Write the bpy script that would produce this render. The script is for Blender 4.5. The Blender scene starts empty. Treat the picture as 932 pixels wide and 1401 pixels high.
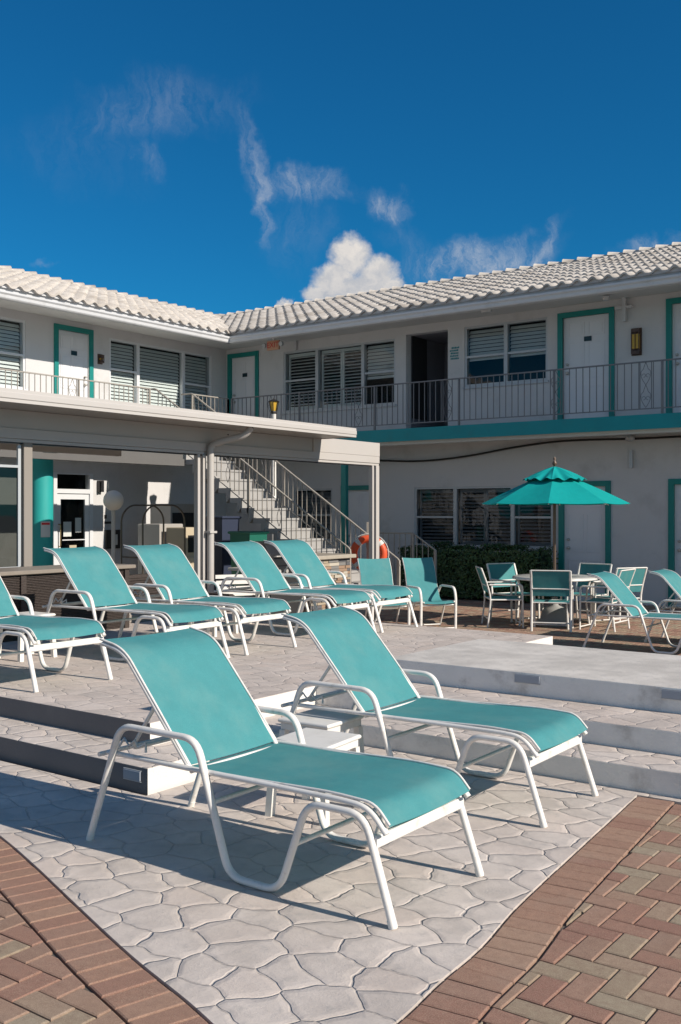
import bpy, bmesh, math, random
from mathutils import Vector, Matrix
random.seed(7)
C = bpy.context.scene
COL = C.collection
R = math.radians
PI = math.pi

# ------------------------------------------------------------------ camera
cam_d = bpy.data.cameras.new('camera'); cam = bpy.data.objects.new('camera', cam_d); COL.objects.link(cam)
cam.location = (0, 0, 1.5); cam.rotation_euler = (R(90), 0, R(36.4))
cam_d.sensor_fit = 'VERTICAL'; cam_d.sensor_height = 36; cam_d.sensor_width = 24
cam_d.lens = 1380 / 1401 * 36; cam_d.clip_end = 3000; cam_d.clip_start = .05
C.camera = cam

# ------------------------------------------------------------------ light
SUN_EL, SUN_AZ = 31.0, 5.5            # azimuth measured from +X towards +Y
sd = bpy.data.lights.new('sun', 'SUN'); sun = bpy.data.objects.new('sun', sd); COL.objects.link(sun)
sd.energy = 5.0; sd.angle = R(.53); sd.color = (1, .915, .80)
d = Vector((math.cos(R(SUN_EL)) * math.cos(R(SUN_AZ)), math.cos(R(SUN_EL)) * math.sin(R(SUN_AZ)), math.sin(R(SUN_EL))))
sun.rotation_euler = d.to_track_quat('Z', 'Y').to_euler()
C.view_settings.view_transform = 'Standard'; C.view_settings.look = 'None'
C.view_settings.exposure = .10; C.view_settings.gamma = 1

# ------------------------------------------------------------------ sky
W = bpy.data.worlds.new('World'); C.world = W; W.use_nodes = True
wt = W.node_tree; wt.nodes.clear()
def N(t, k, **kw):
    n = t.nodes.new(k)
    for a, b in kw.items(): setattr(n, a, b)
    return n
def L(t, a, b): t.links.new(a, b)
def M_(t, op, a, b=None, c=None, clamp=False):
    n = N(t, 'ShaderNodeMath', operation=op, use_clamp=clamp)
    for i, v in enumerate((a, b, c)):
        if v is None: continue
        if isinstance(v, (int, float)): n.inputs[i].default_value = v
        else: L(t, v, n.inputs[i])
    return n.outputs[0]
def VM(t, op, a, b=None):
    n = N(t, 'ShaderNodeVectorMath', operation=op)
    for i, v in enumerate((a, b)):
        if v is None: continue
        if isinstance(v, (tuple, list)): n.inputs[i].default_value = v
        else: L(t, v, n.inputs[i])
    return n.outputs['Value'] if op in ('DOT_PRODUCT', 'LENGTH') else n.outputs[0]
def MR(t, v, a, b, c=0., d=1., kind='SMOOTHSTEP'):
    n = N(t, 'ShaderNodeMapRange', interpolation_type=kind)
    L(t, v, n.inputs[0])
    for i, q in enumerate((a, b, c, d)): n.inputs[i + 1].default_value = q
    return n.outputs[0]
def NOI(t, vec, scale, detail=5, rough=.55, dist=0.):
    n = N(t, 'ShaderNodeTexNoise'); n.inputs['Scale'].default_value = scale; n.inputs['Detail'].default_value = detail
    n.inputs['Roughness'].default_value = rough; n.inputs['Distortion'].default_value = dist
    if vec is not None: L(t, vec, n.inputs['Vector'])
    return n.outputs['Fac']
def MIX(t, f, a, b, mode='MIX'):
    n = N(t, 'ShaderNodeMix', data_type='RGBA', blend_type=mode)
    for i, v in ((0, f), (6, a), (7, b)):
        if isinstance(v, (int, float)): n.inputs[i].default_value = v
        elif isinstance(v, tuple): n.inputs[i].default_value = (*v, 1) if len(v) == 3 else v
        else: L(t, v, n.inputs[i])
    return n.outputs[2]
sky = N(wt, 'ShaderNodeTexSky', sky_type='NISHITA', sun_disc=False)
sky.sun_elevation = R(SUN_EL); sky.sun_rotation = R(90 - SUN_AZ)
sky.air_density = 1.0; sky.dust_density = .25; sky.ozone_density = 2.2
skc = MIX(wt, 1., sky.outputs[0], (.08, .75, 1.18), 'MULTIPLY')
tc = N(wt, 'ShaderNodeTexCoord')
ca, sa = math.cos(R(36.4)), math.sin(R(36.4))
vr = VM(wt, 'DOT_PRODUCT', tc.outputs['Generated'], (ca, sa, 0)); vf = VM(wt, 'DOT_PRODUCT', tc.outputs['Generated'], (-sa, ca, 0))
sx = N(wt, 'ShaderNodeSeparateXYZ'); L(wt, tc.outputs['Generated'], sx.inputs[0])
az = M_(wt, 'ARCTAN2', vr, vf); el = M_(wt, 'ARCSINE', sx.outputs[2])
cm = N(wt, 'ShaderNodeCombineXYZ'); L(wt, az, cm.inputs[0]); L(wt, el, cm.inputs[1]); P = cm.outputs[0]
def ae(x, y):
    a = math.atan((x - 466) / 1380); return a, math.atan((700 - y) / 1380 * math.cos(a))
def blob(vec, x, y, rx, ry, ang=0, inner=0., outer=1.):
    a, e = ae(x, y)
    m = N(wt, 'ShaderNodeMapping', vector_type='TEXTURE'); L(wt, vec, m.inputs[0])
    m.inputs[1].default_value = (a, e, 0); m.inputs[2].default_value = (0, 0, R(ang)); m.inputs[3].default_value = (rx / 1380, ry / 1380, 1)
    return MR(wt, VM(wt, 'LENGTH', m.outputs[0]), inner, outer, 1, 0)
# warp the direction coordinates so that every edge is ragged
def warp(scale, amt):
    n = N(wt, 'ShaderNodeTexNoise'); n.inputs['Scale'].default_value = scale; n.inputs['Detail'].default_value = 6; n.inputs['Roughness'].default_value = .6
    L(wt, P, n.inputs['Vector'])
    s = N(wt, 'ShaderNodeVectorMath', operation='SUBTRACT'); L(wt, n.outputs['Color'], s.inputs[0]); s.inputs[1].default_value = (.5, .5, .5)
    q = N(wt, 'ShaderNodeVectorMath', operation='SCALE'); L(wt, s.outputs[0], q.inputs[0]); q.inputs['Scale'].default_value = amt
    return VM(wt, 'ADD', P, q.outputs[0])
Pw = warp(48, .030); Pw2 = warp(15, .075)
def vmax(lst):
    o = lst[0]
    for k in lst[1:]: o = M_(wt, 'MAXIMUM', o, k)
    return o
cum = vmax([blob(Pw, *b, 0, .55, 1.25) for b in ((480, 352, 30, 27), (516, 378, 28, 26), (458, 382, 30, 26), (500, 400, 52, 26), (535, 394, 20, 18), (440, 402, 26, 18), (388, 417, 12, 9))])
mps = N(wt, 'ShaderNodeMapping'); mps.inputs['Rotation'].default_value = (0, 0, R(38)); mps.inputs['Scale'].default_value = (2.6, .8, 1); L(wt, Pw2, mps.inputs[0])
wisp_n = M_(wt, 'MULTIPLY', MR(wt, NOI(wt, mps.outputs[0], 26, 12, .70), .28, .78), MR(wt, NOI(wt, Pw2, 9, 4, .5), .25, .6, .45, 1.))
wisps = None
for b, w in (((345, 215, 24, 66, 8), .8), ((356, 290, 13, 50, 14), .6), ((420, 255, 76, 26, -4), .85), ((532, 280, 42, 32, -20), .9), ((215, 150, 150, 46, 8), .24), ((120, 210, 120, 60, 0), .08),
             ((205, 222, 26, 20, 0), .25), ((655, 352, 130, 36, 6), .95), ((745, 330, 60, 14, 40), .6), ((885, 340, 50, 18, 0), 1.), ((70, 348, 22, 8, 0), .25), ((410, 320, 60, 60, 0), .14), ((560, 330, 60, 24, 0), .16)):
    m = M_(wt, 'MULTIPLY', blob(Pw2, *b, 0., 1.1), w)
    wisps = m if wisps is None else M_(wt, 'ADD', wisps, m)
wisps = M_(wt, 'MULTIPLY', wisps, wisp_n, clamp=True)
det = NOI(wt, Pw, 55, 6, .6)
shade = M_(wt, 'ADD', MR(wt, det, .3, .7, -.25, .25), MR(wt, el, ae(480, 418)[1], ae(480, 335)[1], .35, .8, 'LINEAR'), clamp=True)
cumc = MIX(wt, shade, (5.0, 5.6, 6.6), (10.5, 9.9, 9.3))
c1 = MIX(wt, wisps, skc, (6.6, 7.2, 8.2))
c2 = MIX(wt, cum, c1, cumc)
# unseen cloud field, added behind the camera as neutral fill light
cf = NOI(wt, tc.outputs['Generated'], 3.2, 7, .6)
back = MR(wt, vf, .05, -.35, 0, 1)
cfm = M_(wt, 'MULTIPLY', MR(wt, cf, .47, .62), back)
c2 = MIX(wt, M_(wt, 'MULTIPLY', cfm, MR(wt, sx.outputs[2], .0, .12)), c2, (7.2, 7.0, 6.8))
bg = N(wt, 'ShaderNodeBackground'); bg.inputs[1].default_value = .070; L(wt, c2, bg.inputs[0])
wo = N(wt, 'ShaderNodeOutputWorld'); L(wt, bg.outputs[0], wo.inputs[0])

# ------------------------------------------------------------------ materials
def mat(name, col, rough=.5, metal=0., var=.0, vscale=4., bump=0., bscale=60., spec=.5, dirt=None, dscale=1.3, dstr=.5, objspace=True):
    m = bpy.data.materials.new(name); m.use_nodes = True; t = m.node_tree
    b = t.nodes['Principled BSDF']
    b.inputs['Roughness'].default_value = rough; b.inputs['Metallic'].default_value = metal
    b.inputs['Specular IOR Level'].default_value = spec
    b.inputs['Base Color'].default_value = (*col, 1)
    g = N(t, 'ShaderNodeNewGeometry'); vec = g.outputs['Position']
    out = None
    if var:
        n = NOI(t, vec, vscale, 6, .6)
        out = MIX(t, n, tuple(max(0, c * (1 - var)) for c in col), tuple(min(1, c * (1 + var)) for c in col))
    if dirt:
        n2 = MR(t, NOI(t, vec, dscale, 8, .68), .5, .75, 0, dstr)
        out = MIX(t, n2, out if out is not None else col, dirt)
    if out is not None: L(t, out, b.inputs['Base Color'])
    if bump:
        bp = N(t, 'ShaderNodeBump'); bp.inputs['Strength'].default_value = bump; bp.inputs['Distance'].default_value = .01
        L(t, NOI(t, vec, bscale, 4, .6), bp.inputs['Height']); L(t, bp.outputs[0], b.inputs['Normal'])
    return m
WALL = mat('white_stucco', (.61, .60, .60), .85, var=.06, vscale=1.2, bump=.35, bscale=45, dirt=(.40, .39, .37), dscale=1.4, dstr=.45, spec=.2)
CEIL = mat('soffit_paint', (.62, .61, .59), .8, var=.05, vscale=2, dirt=(.35, .33, .3), dscale=2, dstr=.3)
DOORW = mat('door_white', (.72, .72, .74), .5, var=.03, vscale=3)
TRIM = mat('teal_trim', (.004, .21, .19), .45, var=.12, vscale=5, dirt=(.02, .28, .26), dscale=3, dstr=.4)
SLABT = mat('teal_slab_edge', (.001, .25, .275), .6, var=.12, vscale=3, dirt=(.03, .16, .16), dscale=2.5, dstr=.4)
COLT = mat('teal_column', (.02, .36, .34), .55, var=.1, vscale=3)
GUT = mat('gutter_white', (.60, .60, .61), .45, var=.05, vscale=2, dirt=(.3, .29, .27), dscale=3, dstr=.35)
CANW = mat('canopy_white', (.49, .46, .435), .5, var=.04, vscale=2, dirt=(.45, .42, .38), dscale=2.5, dstr=.25)
ALU = mat('window_frame_grey', (.48, .50, .52), .45, .2, var=.05)
ALUW = mat('window_frame_white', (.66, .67, .69), .45, var=.04)
BLIND = mat('blind_white', (.78, .79, .78), .6)
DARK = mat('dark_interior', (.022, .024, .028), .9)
DARKW = mat('grey_breezeway', (.22, .22, .25), .9, var=.1)
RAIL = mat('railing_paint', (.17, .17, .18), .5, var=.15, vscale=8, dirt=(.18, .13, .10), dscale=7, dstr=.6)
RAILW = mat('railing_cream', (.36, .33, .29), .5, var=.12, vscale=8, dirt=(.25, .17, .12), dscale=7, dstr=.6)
WHITE = mat('white_powder_coat', (.78, .75, .71), .42, var=.06, vscale=9, dirt=(.42, .37, .30), dscale=14, dstr=.6)
PLAST = mat('white_plastic', (.78, .75, .70), .4, var=.03, dirt=(.5, .46, .4), dscale=6, dstr=.4)
BLK = mat('black_metal', (.02, .02, .022), .35)
STEEL = mat('stainless', (.50, .47, .43), .45, .25, var=.12, vscale=3)
BRASS = mat('brass', (.50, .36, .18), .3, .8)
BRONZE = mat('dark_bronze', (.13, .105, .08), .35, .6)
BEIGE = mat('beige_panel', (.50, .42, .30), .6, var=.08)
NAVY = mat('navy_plastic', (.035, .045, .08), .45)
GRNP = mat('green_plastic', (.01, .13, .09), .5)
RING = mat('orange_ring', (.75, .10, .03), .5, var=.1)
PAPER = mat('paper', (.62, .63, .60), .7)
REDP = mat('red_print', (.60, .04, .04), .6)
OCHR = mat('ochre_glass', (.60, .36, .04), .4)
WOOD = mat('brown_wicker', (.05, .036, .030), .6, var=.5, vscale=45, bump=.6, bscale=90)
STEPC = mat('stair_concrete', (.36, .35, .34), .8, var=.1, vscale=4, dirt=(.28, .26, .24), dscale=3, dstr=.5)
CABLE = mat('black_cable', (.012, .012, .012), .5)
STONETOP = mat('stone_top', (.42, .37, .30), .4, var=.15, vscale=12)
GLOBE = mat('milk_globe', (.72, .68, .62), .3)
TEALP = mat('teal_print', (.01, .22, .25), .6)
PLATE = mat('door_plate', (.006, .035, .05), .4)
CONCB = mat('grey_concrete', (.34, .335, .32), .85, var=.18, vscale=5, bump=.3, bscale=90, dirt=(.2, .19, .18), dscale=3, dstr=.4)

def sling_mat(name, c, dark, fd=.22, holes=.07):
    m = bpy.data.materials.new(name); m.use_nodes = True; t = m.node_tree; b = t.nodes['Principled BSDF']
    g = N(t, 'ShaderNodeNewGeometry'); v = g.outputs['Position']
    n1 = NOI(t, v, 9, 6, .65); n2 = NOI(t, v, 420, 2, .5)
    col = MIX(t, MR(t, n1, .3, .75), c, tuple(k * .86 for k in c))
    col = MIX(t, MR(t, n2, .35, .7), col, dark)
    fade = MR(t, NOI(t, v, 3.4, 7, .65), .42, .72, 0, fd * 1.6); col = MIX(t, fade, col, (.22, .42, .40))
    L(t, col, b.inputs['Base Color']); b.inputs['Roughness'].default_value = .72; b.inputs['Specular IOR Level'].default_value = .25
    bp = N(t, 'ShaderNodeBump'); bp.inputs['Strength'].default_value = .25; bp.inputs['Distance'].default_value = .004
    L(t, M_(t, 'ADD', NOI(t, v, 260, 2), M_(t, 'MULTIPLY', NOI(t, v, 5.5, 3, .5), 5.0)), bp.inputs['Height']); L(t, bp.outputs[0], b.inputs['Normal'])
    tr = N(t, 'ShaderNodeBsdfTranslucent'); L(t, col, tr.inputs[0])
    mx = N(t, 'ShaderNodeMixShader'); mx.inputs[0].default_value = .22
    L(t, b.outputs[0], mx.inputs[1]); L(t, tr.outputs[0], mx.inputs[2])
    tp = N(t, 'ShaderNodeBsdfTransparent'); m2 = N(t, 'ShaderNodeMixShader'); m2.inputs[0].default_value = holes      # open mesh weave
    L(t, mx.outputs[0], m2.inputs[1]); L(t, tp.outputs[0], m2.inputs[2])
    L(t, m2.outputs[0], t.nodes['Material Output'].inputs[0]); return m
SLING = sling_mat('teal_sling', (.105, .385, .40), (.075, .31, .33))
CANV = sling_mat('umbrella_canvas', (.006, .45, .43), (.005, .39, .38), .0, 0.)

def glass_mat(name='window_glass', tint=(.80, .84, .84)):
    m = bpy.data.materials.new(name); m.use_nodes = True; t = m.node_tree; t.nodes.remove(t.nodes['Principled BSDF'])
    tr = N(t, 'ShaderNodeBsdfTransparent'); tr.inputs[0].default_value = (*tint, 1)
    gl = N(t, 'ShaderNodeBsdfGlossy'); gl.inputs['Roughness'].default_value = .02; gl.inputs[0].default_value = (.95, .97, 1, 1)
    fr = N(t, 'ShaderNodeFresnel'); fr.inputs[0].default_value = 1.42
    g = N(t, 'ShaderNodeNewGeometry'); bp = N(t, 'ShaderNodeBump'); bp.inputs['Strength'].default_value = .06; bp.inputs['Distance'].default_value = .05
    L(t, NOI(t, g.outputs['Position'], 2.5, 2), bp.inputs['Height']); L(t, bp.outputs[0], gl.inputs['Normal'])
    k = M_(t, 'MULTIPLY_ADD', fr.outputs[0], .60, .01, clamp=True)
    mx = N(t, 'ShaderNodeMixShader'); L(t, k, mx.inputs[0]); L(t, tr.outputs[0], mx.inputs[1]); L(t, gl.outputs[0], mx.inputs[2])
    L(t, mx.outputs[0], t.nodes['Material Output'].inputs[0]); return m
GLASS = glass_mat(); SCREEN = glass_mat('screened_glass', (.42, .44, .46)); TINT = glass_mat('tinted_glass', (.14, .15, .14))

def stone_mat(name, base=(.63, .555, .50), scale=4.9, smooth=False, joint=1.):
    """stamped concrete: irregular flagstone joints pressed into a pale slab"""
    m = bpy.data.materials.new(name); m.use_nodes = True; t = m.node_tree; b = t.nodes['Principled BSDF']
    g = N(t, 'ShaderNodeNewGeometry'); v = g.outputs['Position']
    nn = N(t, 'ShaderNodeTexNoise'); nn.inputs['Scale'].default_value = 5.; nn.inputs['Detail'].default_value = 2.; L(t, v, nn.inputs['Vector'])
    s = N(t, 'ShaderNodeVectorMath', operation='SUBTRACT'); L(t, nn.outputs['Color'], s.inputs[0]); s.inputs[1].default_value = (.5, .5, .5)
    q = N(t, 'ShaderNodeVectorMath', operation='SCALE'); L(t, s.outputs[0], q.inputs[0]); q.inputs['Scale'].default_value = .11
    vv = VM(t, 'MULTIPLY', VM(t, 'ADD', v, q.outputs[0]), (1, 1, 0))
    def vor(feat):
        o = N(t, 'ShaderNodeTexVoronoi', voronoi_dimensions='2D', feature=feat); o.inputs['Scale'].default_value = scale; o.inputs['Randomness'].default_value = .62
        mp = N(t, 'ShaderNodeMapping'); mp.inputs['Rotation'].default_value = (0, 0, .35); mp.inputs['Scale'].default_value = (1.0, 1.18, 1); L(t, vv, mp.inputs[0]); L(t, mp.outputs[0], o.inputs['Vector']); return o
    de = vor('DISTANCE_TO_EDGE'); ce = vor('F1')
    wob = M_(t, 'ADD', de.outputs['Distance'], MR(t, NOI(t, v, 30, 4), 0, 1, -.012, .012))
    edge = M_(t, 'ADD', M_(t, 'MULTIPLY', MR(t, wob, .006, .035), .75), M_(t, 'MULTIPLY', MR(t, wob, .0, .16), .5))                    # 0 in the joint, 1 on the stone
    n1 = NOI(t, v, 3.2, 8, .65); n2 = NOI(t, v, 85, 6, .75); n3 = NOI(t, v, 13, 8, .68)
    col = MIX(t, MR(t, n1, .3, .72), tuple(k * .80 for k in base), tuple(k * 1.12 for k in base))
    sep = N(t, 'ShaderNodeSeparateColor'); L(t, ce.outputs['Color'], sep.inputs[0])
    if not smooth:
        col = MIX(t, MR(t, sep.outputs[0], 0, 1, 0, .35, 'LINEAR'), col, tuple(k * .86 for k in base))
        col = MIX(t, MR(t, sep.outputs[1], .6, 1, 0, .3, 'LINEAR'), col, (base[0] * 1.06, base[1] * .97, base[2] * .92))
    spk = MR(t, n2, .56, .70, 0, .42); col = MIX(t, spk, col, tuple(k * .62 for k in base))
    stain = MR(t, n3, .52, .74, 0, .42); col = MIX(t, stain, col, (.33, .32, .31))
    L(t, col, b.inputs['Base Color'])
    b.inputs['Roughness'].default_value = .78; b.inputs['Specular IOR Level'].default_value = .3
    if not smooth:
        jl = MR(t, wob, .0, .018, .22 * joint, 0); col2 = MIX(t, jl, col, (.24, .225, .21)); L(t, col2, b.inputs['Base Color'])
    h = M_(t, 'ADD', M_(t, 'MULTIPLY', edge, 0. if smooth else joint), M_(t, 'ADD', M_(t, 'MULTIPLY', n2, .26), M_(t, 'MULTIPLY', n3, .5)))
    bp = N(t, 'ShaderNodeBump'); bp.inputs['Strength'].default_value = .9; bp.inputs['Distance'].default_value = .0075
    L(t, h, bp.inputs['Height']); L(t, bp.outputs[0], b.inputs['Normal']); return m
STONE = stone_mat('stamped_concrete')
STONE2 = stone_mat('stamped_deck', (.60, .52, .465), 4.9, False, .6)
PLAT = stone_mat('platform_concrete', (.63, .585, .535), 3., True)
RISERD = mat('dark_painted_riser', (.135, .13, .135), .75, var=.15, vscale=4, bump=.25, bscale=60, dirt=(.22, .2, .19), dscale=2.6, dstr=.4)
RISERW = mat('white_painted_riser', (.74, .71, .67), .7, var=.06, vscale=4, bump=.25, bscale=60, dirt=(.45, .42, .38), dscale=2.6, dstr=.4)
RISER = mat('painted_riser', (.74, .73, .71), .8, var=.16, vscale=5, bump=.5, bscale=50, dirt=(.36, .34, .32), dscale=3.4, dstr=.75)

def brick_mat(name='clay_pavers', pal=None):
    m = bpy.data.materials.new(name); m.use_nodes = True; t = m.node_tree; b = t.nodes['Principled BSDF']
    g = N(t, 'ShaderNodeNewGeometry'); v = g.outputs['Position']; r = g.outputs['Random Per Island']
    cr = N(t, 'ShaderNodeValToRGB'); L(t, r, cr.inputs[0]); e = cr.color_ramp; e.interpolation = 'CONSTANT'
    pal = pal or [(0, (.345, .19, .14)), (.14, (.37, .225, .165)), (.30, (.315, .165, .125)), (.42, (.375, .245, .175)), (.54, (.36, .285, .20)), (.66, (.375, .315, .225)), (.80, (.325, .205, .15)), (.90, (.385, .28, .20))]
    e.elements[0].color = (*pal[0][1], 1); e.elements[1].position = pal[1][0]; e.elements[1].color = (*pal[1][1], 1)
    for p, c in pal[2:]: q = e.elements.new(p); q.color = (*c, 1)
    n1 = NOI(t, v, 30, 8, .75); n2 = NOI(t, v, 330, 3, .8); n3 = NOI(t, v, 3.5, 5, .6)
    col = MIX(t, MR(t, n1, .3, .75, 0, .55), cr.outputs[0], (.20, .12, .09))
    col = MIX(t, MR(t, n2, .52, .66, 0, .55), col, (.55, .43, .33))
    col = MIX(t, MR(t, n2, .47, .36, 0, .45), col, (.13, .08, .06))
    col = MIX(t, MR(t, n3, .5, .75, 0, .22), col, (.42, .33, .26))
    L(t, col, b.inputs['Base Color']); b.inputs['Roughness'].default_value = .88; b.inputs['Specular IOR Level'].default_value = .2
    bp = N(t, 'ShaderNodeBump'); bp.inputs['Strength'].default_value = .55; bp.inputs['Distance'].default_value = .003
    L(t, M_(t, 'ADD', n2, n1), bp.inputs['Height']); L(t, bp.outputs[0], b.inputs['Normal']); return m
BRICK = brick_mat(); BORD = brick_mat('border_pavers', [(0, (.385, .225, .16)), (.2, (.345, .19, .14)), (.4, (.40, .245, .175)), (.55, (.36, .21, .15)), (.7, (.41, .265, .19)), (.85, (.36, .215, .16))])
SAND = mat('joint_sand', (.13, .11, .09), .95, var=.2, vscale=20)
GROUND = mat('pale_ground', (.30, .27, .23), .95, var=.2, vscale=.4, bump=.3, bscale=20)

def tile_mat():
    m = bpy.data.materials.new('white_roof_tiles'); m.use_nodes = True; t = m.node_tree; b = t.nodes['Principled BSDF']
    g = N(t, 'ShaderNodeNewGeometry'); v = g.outputs['Position']
    n1 = NOI(t, v, 5, 8, .7); n2 = NOI(t, v, 1.1, 6, .6); n3 = NOI(t, v, 40, 4, .6)
    col = MIX(t, MR(t, n1, .35, .7), (.60, .55, .50), (.44, .40, .36))
    col = MIX(t, MR(t, n2, .46, .70, 0, .65), col, (.30, .26, .22))
    col = MIX(t, MR(t, n3, .58, .75, 0, .5), col, (.24, .20, .17))
    L(t, col, b.inputs['Base Color']); b.inputs['Roughness'].default_value = .8
    bp = N(t, 'ShaderNodeBump'); bp.inputs['Strength'].default_value = .4; bp.inputs['Distance'].default_value = .01; L(t, n3, bp.inputs['Height']); L(t, bp.outputs[0], b.inputs['Normal'])
    return m
TILE = tile_mat()

def ledge_mat():
    m = bpy.data.materials.new('stacked_ledge_stone'); m.use_nodes = True; t = m.node_tree; b = t.nodes['Principled BSDF']
    g = N(t, 'ShaderNodeNewGeometry'); r = g.outputs['Random Per Island']
    cr = N(t, 'ShaderNodeValToRGB'); L(t, r, cr.inputs[0]); e = cr.color_ramp; e.interpolation = 'CONSTANT'
    e.elements[0].color = (.40, .33, .24, 1); e.elements[1].position = .25; e.elements[1].color = (.22, .21, .20, 1)
    for p, c in ((.5, (.50, .45, .37)), (.7, (.33, .22, .15)), (.85, (.12, .12, .13))): q = e.elements.new(p); q.color = (*c, 1)
    L(t, cr.outputs[0], b.inputs['Base Color']); b.inputs['Roughness'].default_value = .85; return m
LEDGE = ledge_mat()
def leaf_mat(name, a, c):
    m = bpy.data.materials.new(name); m.use_nodes = True; t = m.node_tree; b = t.nodes['Principled BSDF']
    g = N(t, 'ShaderNodeNewGeometry'); r = g.outputs['Random Per Island']
    L(t, MIX(t, r, a, c), b.inputs['Base Color']); b.inputs['Roughness'].default_value = .5; return m
LEAF = leaf_mat('hedge_leaves', (.014, .045, .012), (.05, .11, .028))

# ------------------------------------------------------------------ mesh helpers
class MB:
    def __init__(s): s.v = []; s.f = []; s.sm = []; s.mi = []; s.cur = 0
    def add(s, vs, fs, smooth=False):
        o = len(s.v); s.v += [tuple(p) for p in vs]
        for f in fs: s.f.append([o + i for i in f]); s.sm.append(smooth); s.mi.append(s.cur)
    def box(s, x0, x1, y0, y1, z0, z1, T=None, bev=0):
        if x1 < x0: x0, x1 = x1, x0
        if y1 < y0: y0, y1 = y1, y0
        if z1 < z0: z0, z1 = z1, z0
        if bev:
            b = bev; vs = []; 
            for z, k in ((z0, b), (z0 + b, 0), (z1 - b, 0), (z1, b)):
                vs += [(x0 + k + b * .0, y0 + k, z), (x1 - k, y0 + k, z), (x1 - k, y1 - k, z), (x0 + k, y1 - k, z)]
            fs = [(3, 2, 1, 0), (12, 13, 14, 15)]
            for r in range(3):
                for i in range(4): fs.append((r * 4 + i, r * 4 + (i + 1) % 4, r * 4 + 4 + (i + 1) % 4, r * 4 + 4 + i))
        else:
            vs = [(x0, y0, z0), (x1, y0, z0), (x1, y1, z0), (x0, y1, z0), (x0, y0, z1), (x1, y0, z1), (x1, y1, z1), (x0, y1, z1)]
            fs = [(0, 3, 2, 1), (4, 5, 6, 7), (0, 1, 5, 4), (1, 2, 6, 5), (2, 3, 7, 6), (3, 0, 4, 7)]
        if T: vs = [T(*p) for p in vs]
        s.add(vs, fs)
    def quad(s, a, b, c, d): s.add([a, b, c, d], [(0, 1, 2, 3)])
    def prism(s, poly, z0, z1):
        n = len(poly); vs = [(x, y, z0) for x, y in poly] + [(x, y, z1) for x, y in poly]
        s.add(vs, [tuple(range(n - 1, -1, -1)), tuple(range(n, 2 * n))] + [(i, (i + 1) % n, n + (i + 1) % n, n + i) for i in range(n)])
    def extrude(s, prof, fn, a, b, smooth=False, caps=True):
        """prof: 2D points; fn(p,q,t)->xyz; extruded from t=a to t=b"""
        n = len(prof); vs = [fn(p, q, a) for p, q in prof] + [fn(p, q, b) for p, q in prof]
        fs = [(i, (i + 1) % n, n + (i + 1) % n, n + i) for i in range(n)]
        if caps: fs += [tuple(range(n - 1, -1, -1)), tuple(range(n, 2 * n))]
        s.add(vs, fs, smooth)
    def tube(s, pts, r, n=8, fillet=0, ry=None, closed=False, seg=5):
        pts = [Vector(p) for p in pts]
        if fillet:
            out = [pts[0]]
            for i in range(1, len(pts) - 1):
                a, b, c = pts[i - 1], pts[i], pts[i + 1]
                f = min(fillet, (a - b).length * .49, (c - b).length * .49)
                p = b + (a - b).normalized() * f; q = b + (c - b).normalized() * f
                for k in range(seg + 1):
                    t = k / seg; out.append(p * (1 - t) ** 2 + b * 2 * t * (1 - t) + q * t * t)
            out.append(pts[-1]); pts = out
        m = len(pts); rings = []
        T = [(pts[(i + 1) % m] - pts[i - 1]).normalized() if closed else (pts[min(i + 1, m - 1)] - pts[max(i - 1, 0)]).normalized() for i in range(m)]
        up = Vector((0, 1, 0)) if abs(T[0].y) < .9 else Vector((0, 0, 1))
        u = (up - T[0] * up.dot(T[0])).normalized()
        for i in range(m):
            u = (u - T[i] * u.dot(T[i])).normalized(); w = T[i].cross(u)
            rings.append([pts[i] + u * math.cos(2 * PI * k / n) * (ry or r) + w * math.sin(2 * PI * k / n) * r for k in range(n)])
        vs = [p for q in rings for p in q]; fs = []
        for i in range(m if closed else m - 1):
            j = (i + 1) % m
            for k in range(n): fs.append((i * n + k, i * n + (k + 1) % n, j * n + (k + 1) % n, j * n + k))
        s.add(vs, fs, True)
        if not closed: s.add(rings[0], [tuple(range(n))]); s.add(rings[-1], [tuple(range(n - 1, -1, -1))])
    def lathe(s, prof, c=(0, 0, 0), n=24, smooth=True):
        vs = []; m = len(prof)
        for r, z in prof:
            for k in range(n): vs.append((c[0] + r * math.cos(2 * PI * k / n), c[1] + r * math.sin(2 * PI * k / n), c[2] + z))
        fs = [(i * n + k, i * n + (k + 1) % n, (i + 1) * n + (k + 1) % n, (i + 1) * n + k) for i in range(m - 1) for k in range(n)]
        s.add(vs, fs, smooth)
        s.add(vs[:n], [tuple(range(n - 1, -1, -1))]); s.add(vs[-n:], [tuple(range(n))])
    def build(s, name, m, parent=None, bevel=0, fix=True):
        me = bpy.data.meshes.new(name); me.from_pydata(s.v, [], s.f)
        me.polygons.foreach_set('use_smooth', s.sm)
        ms = m if isinstance(m, (list, tuple)) else [m]
        for q in ms: me.materials.append(q)
        if len(ms) > 1: me.polygons.foreach_set('material_index', s.mi)
        if fix and not getattr(s, 'nofix', False):
            bm = bmesh.new(); bm.from_mesh(me); bmesh.ops.recalc_face_normals(bm, faces=bm.faces); bm.to_mesh(me); bm.free()
        o = bpy.data.objects.new(name, me); COL.objects.link(o)
        if parent: o.parent = parent
        if bevel:
            b = o.modifiers.new('bevel', 'BEVEL'); b.width = bevel; b.segments = 2; b.limit_method = 'ANGLE'
        return o
def tag(o, label=None, cat=None, group=None, kind=None):
    if label: o['label'] = label
    if cat: o['category'] = cat
    if group: o['group'] = group
    if kind: o['kind'] = kind
    return o
def empty(name, loc, label, cat, group=None, rz=0):
    o = bpy.data.objects.new(name, None); COL.objects.link(o); o.location = loc; o.rotation_euler = (0, 0, rz); o.empty_display_size = .1
    return tag(o, label, cat, group)
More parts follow.
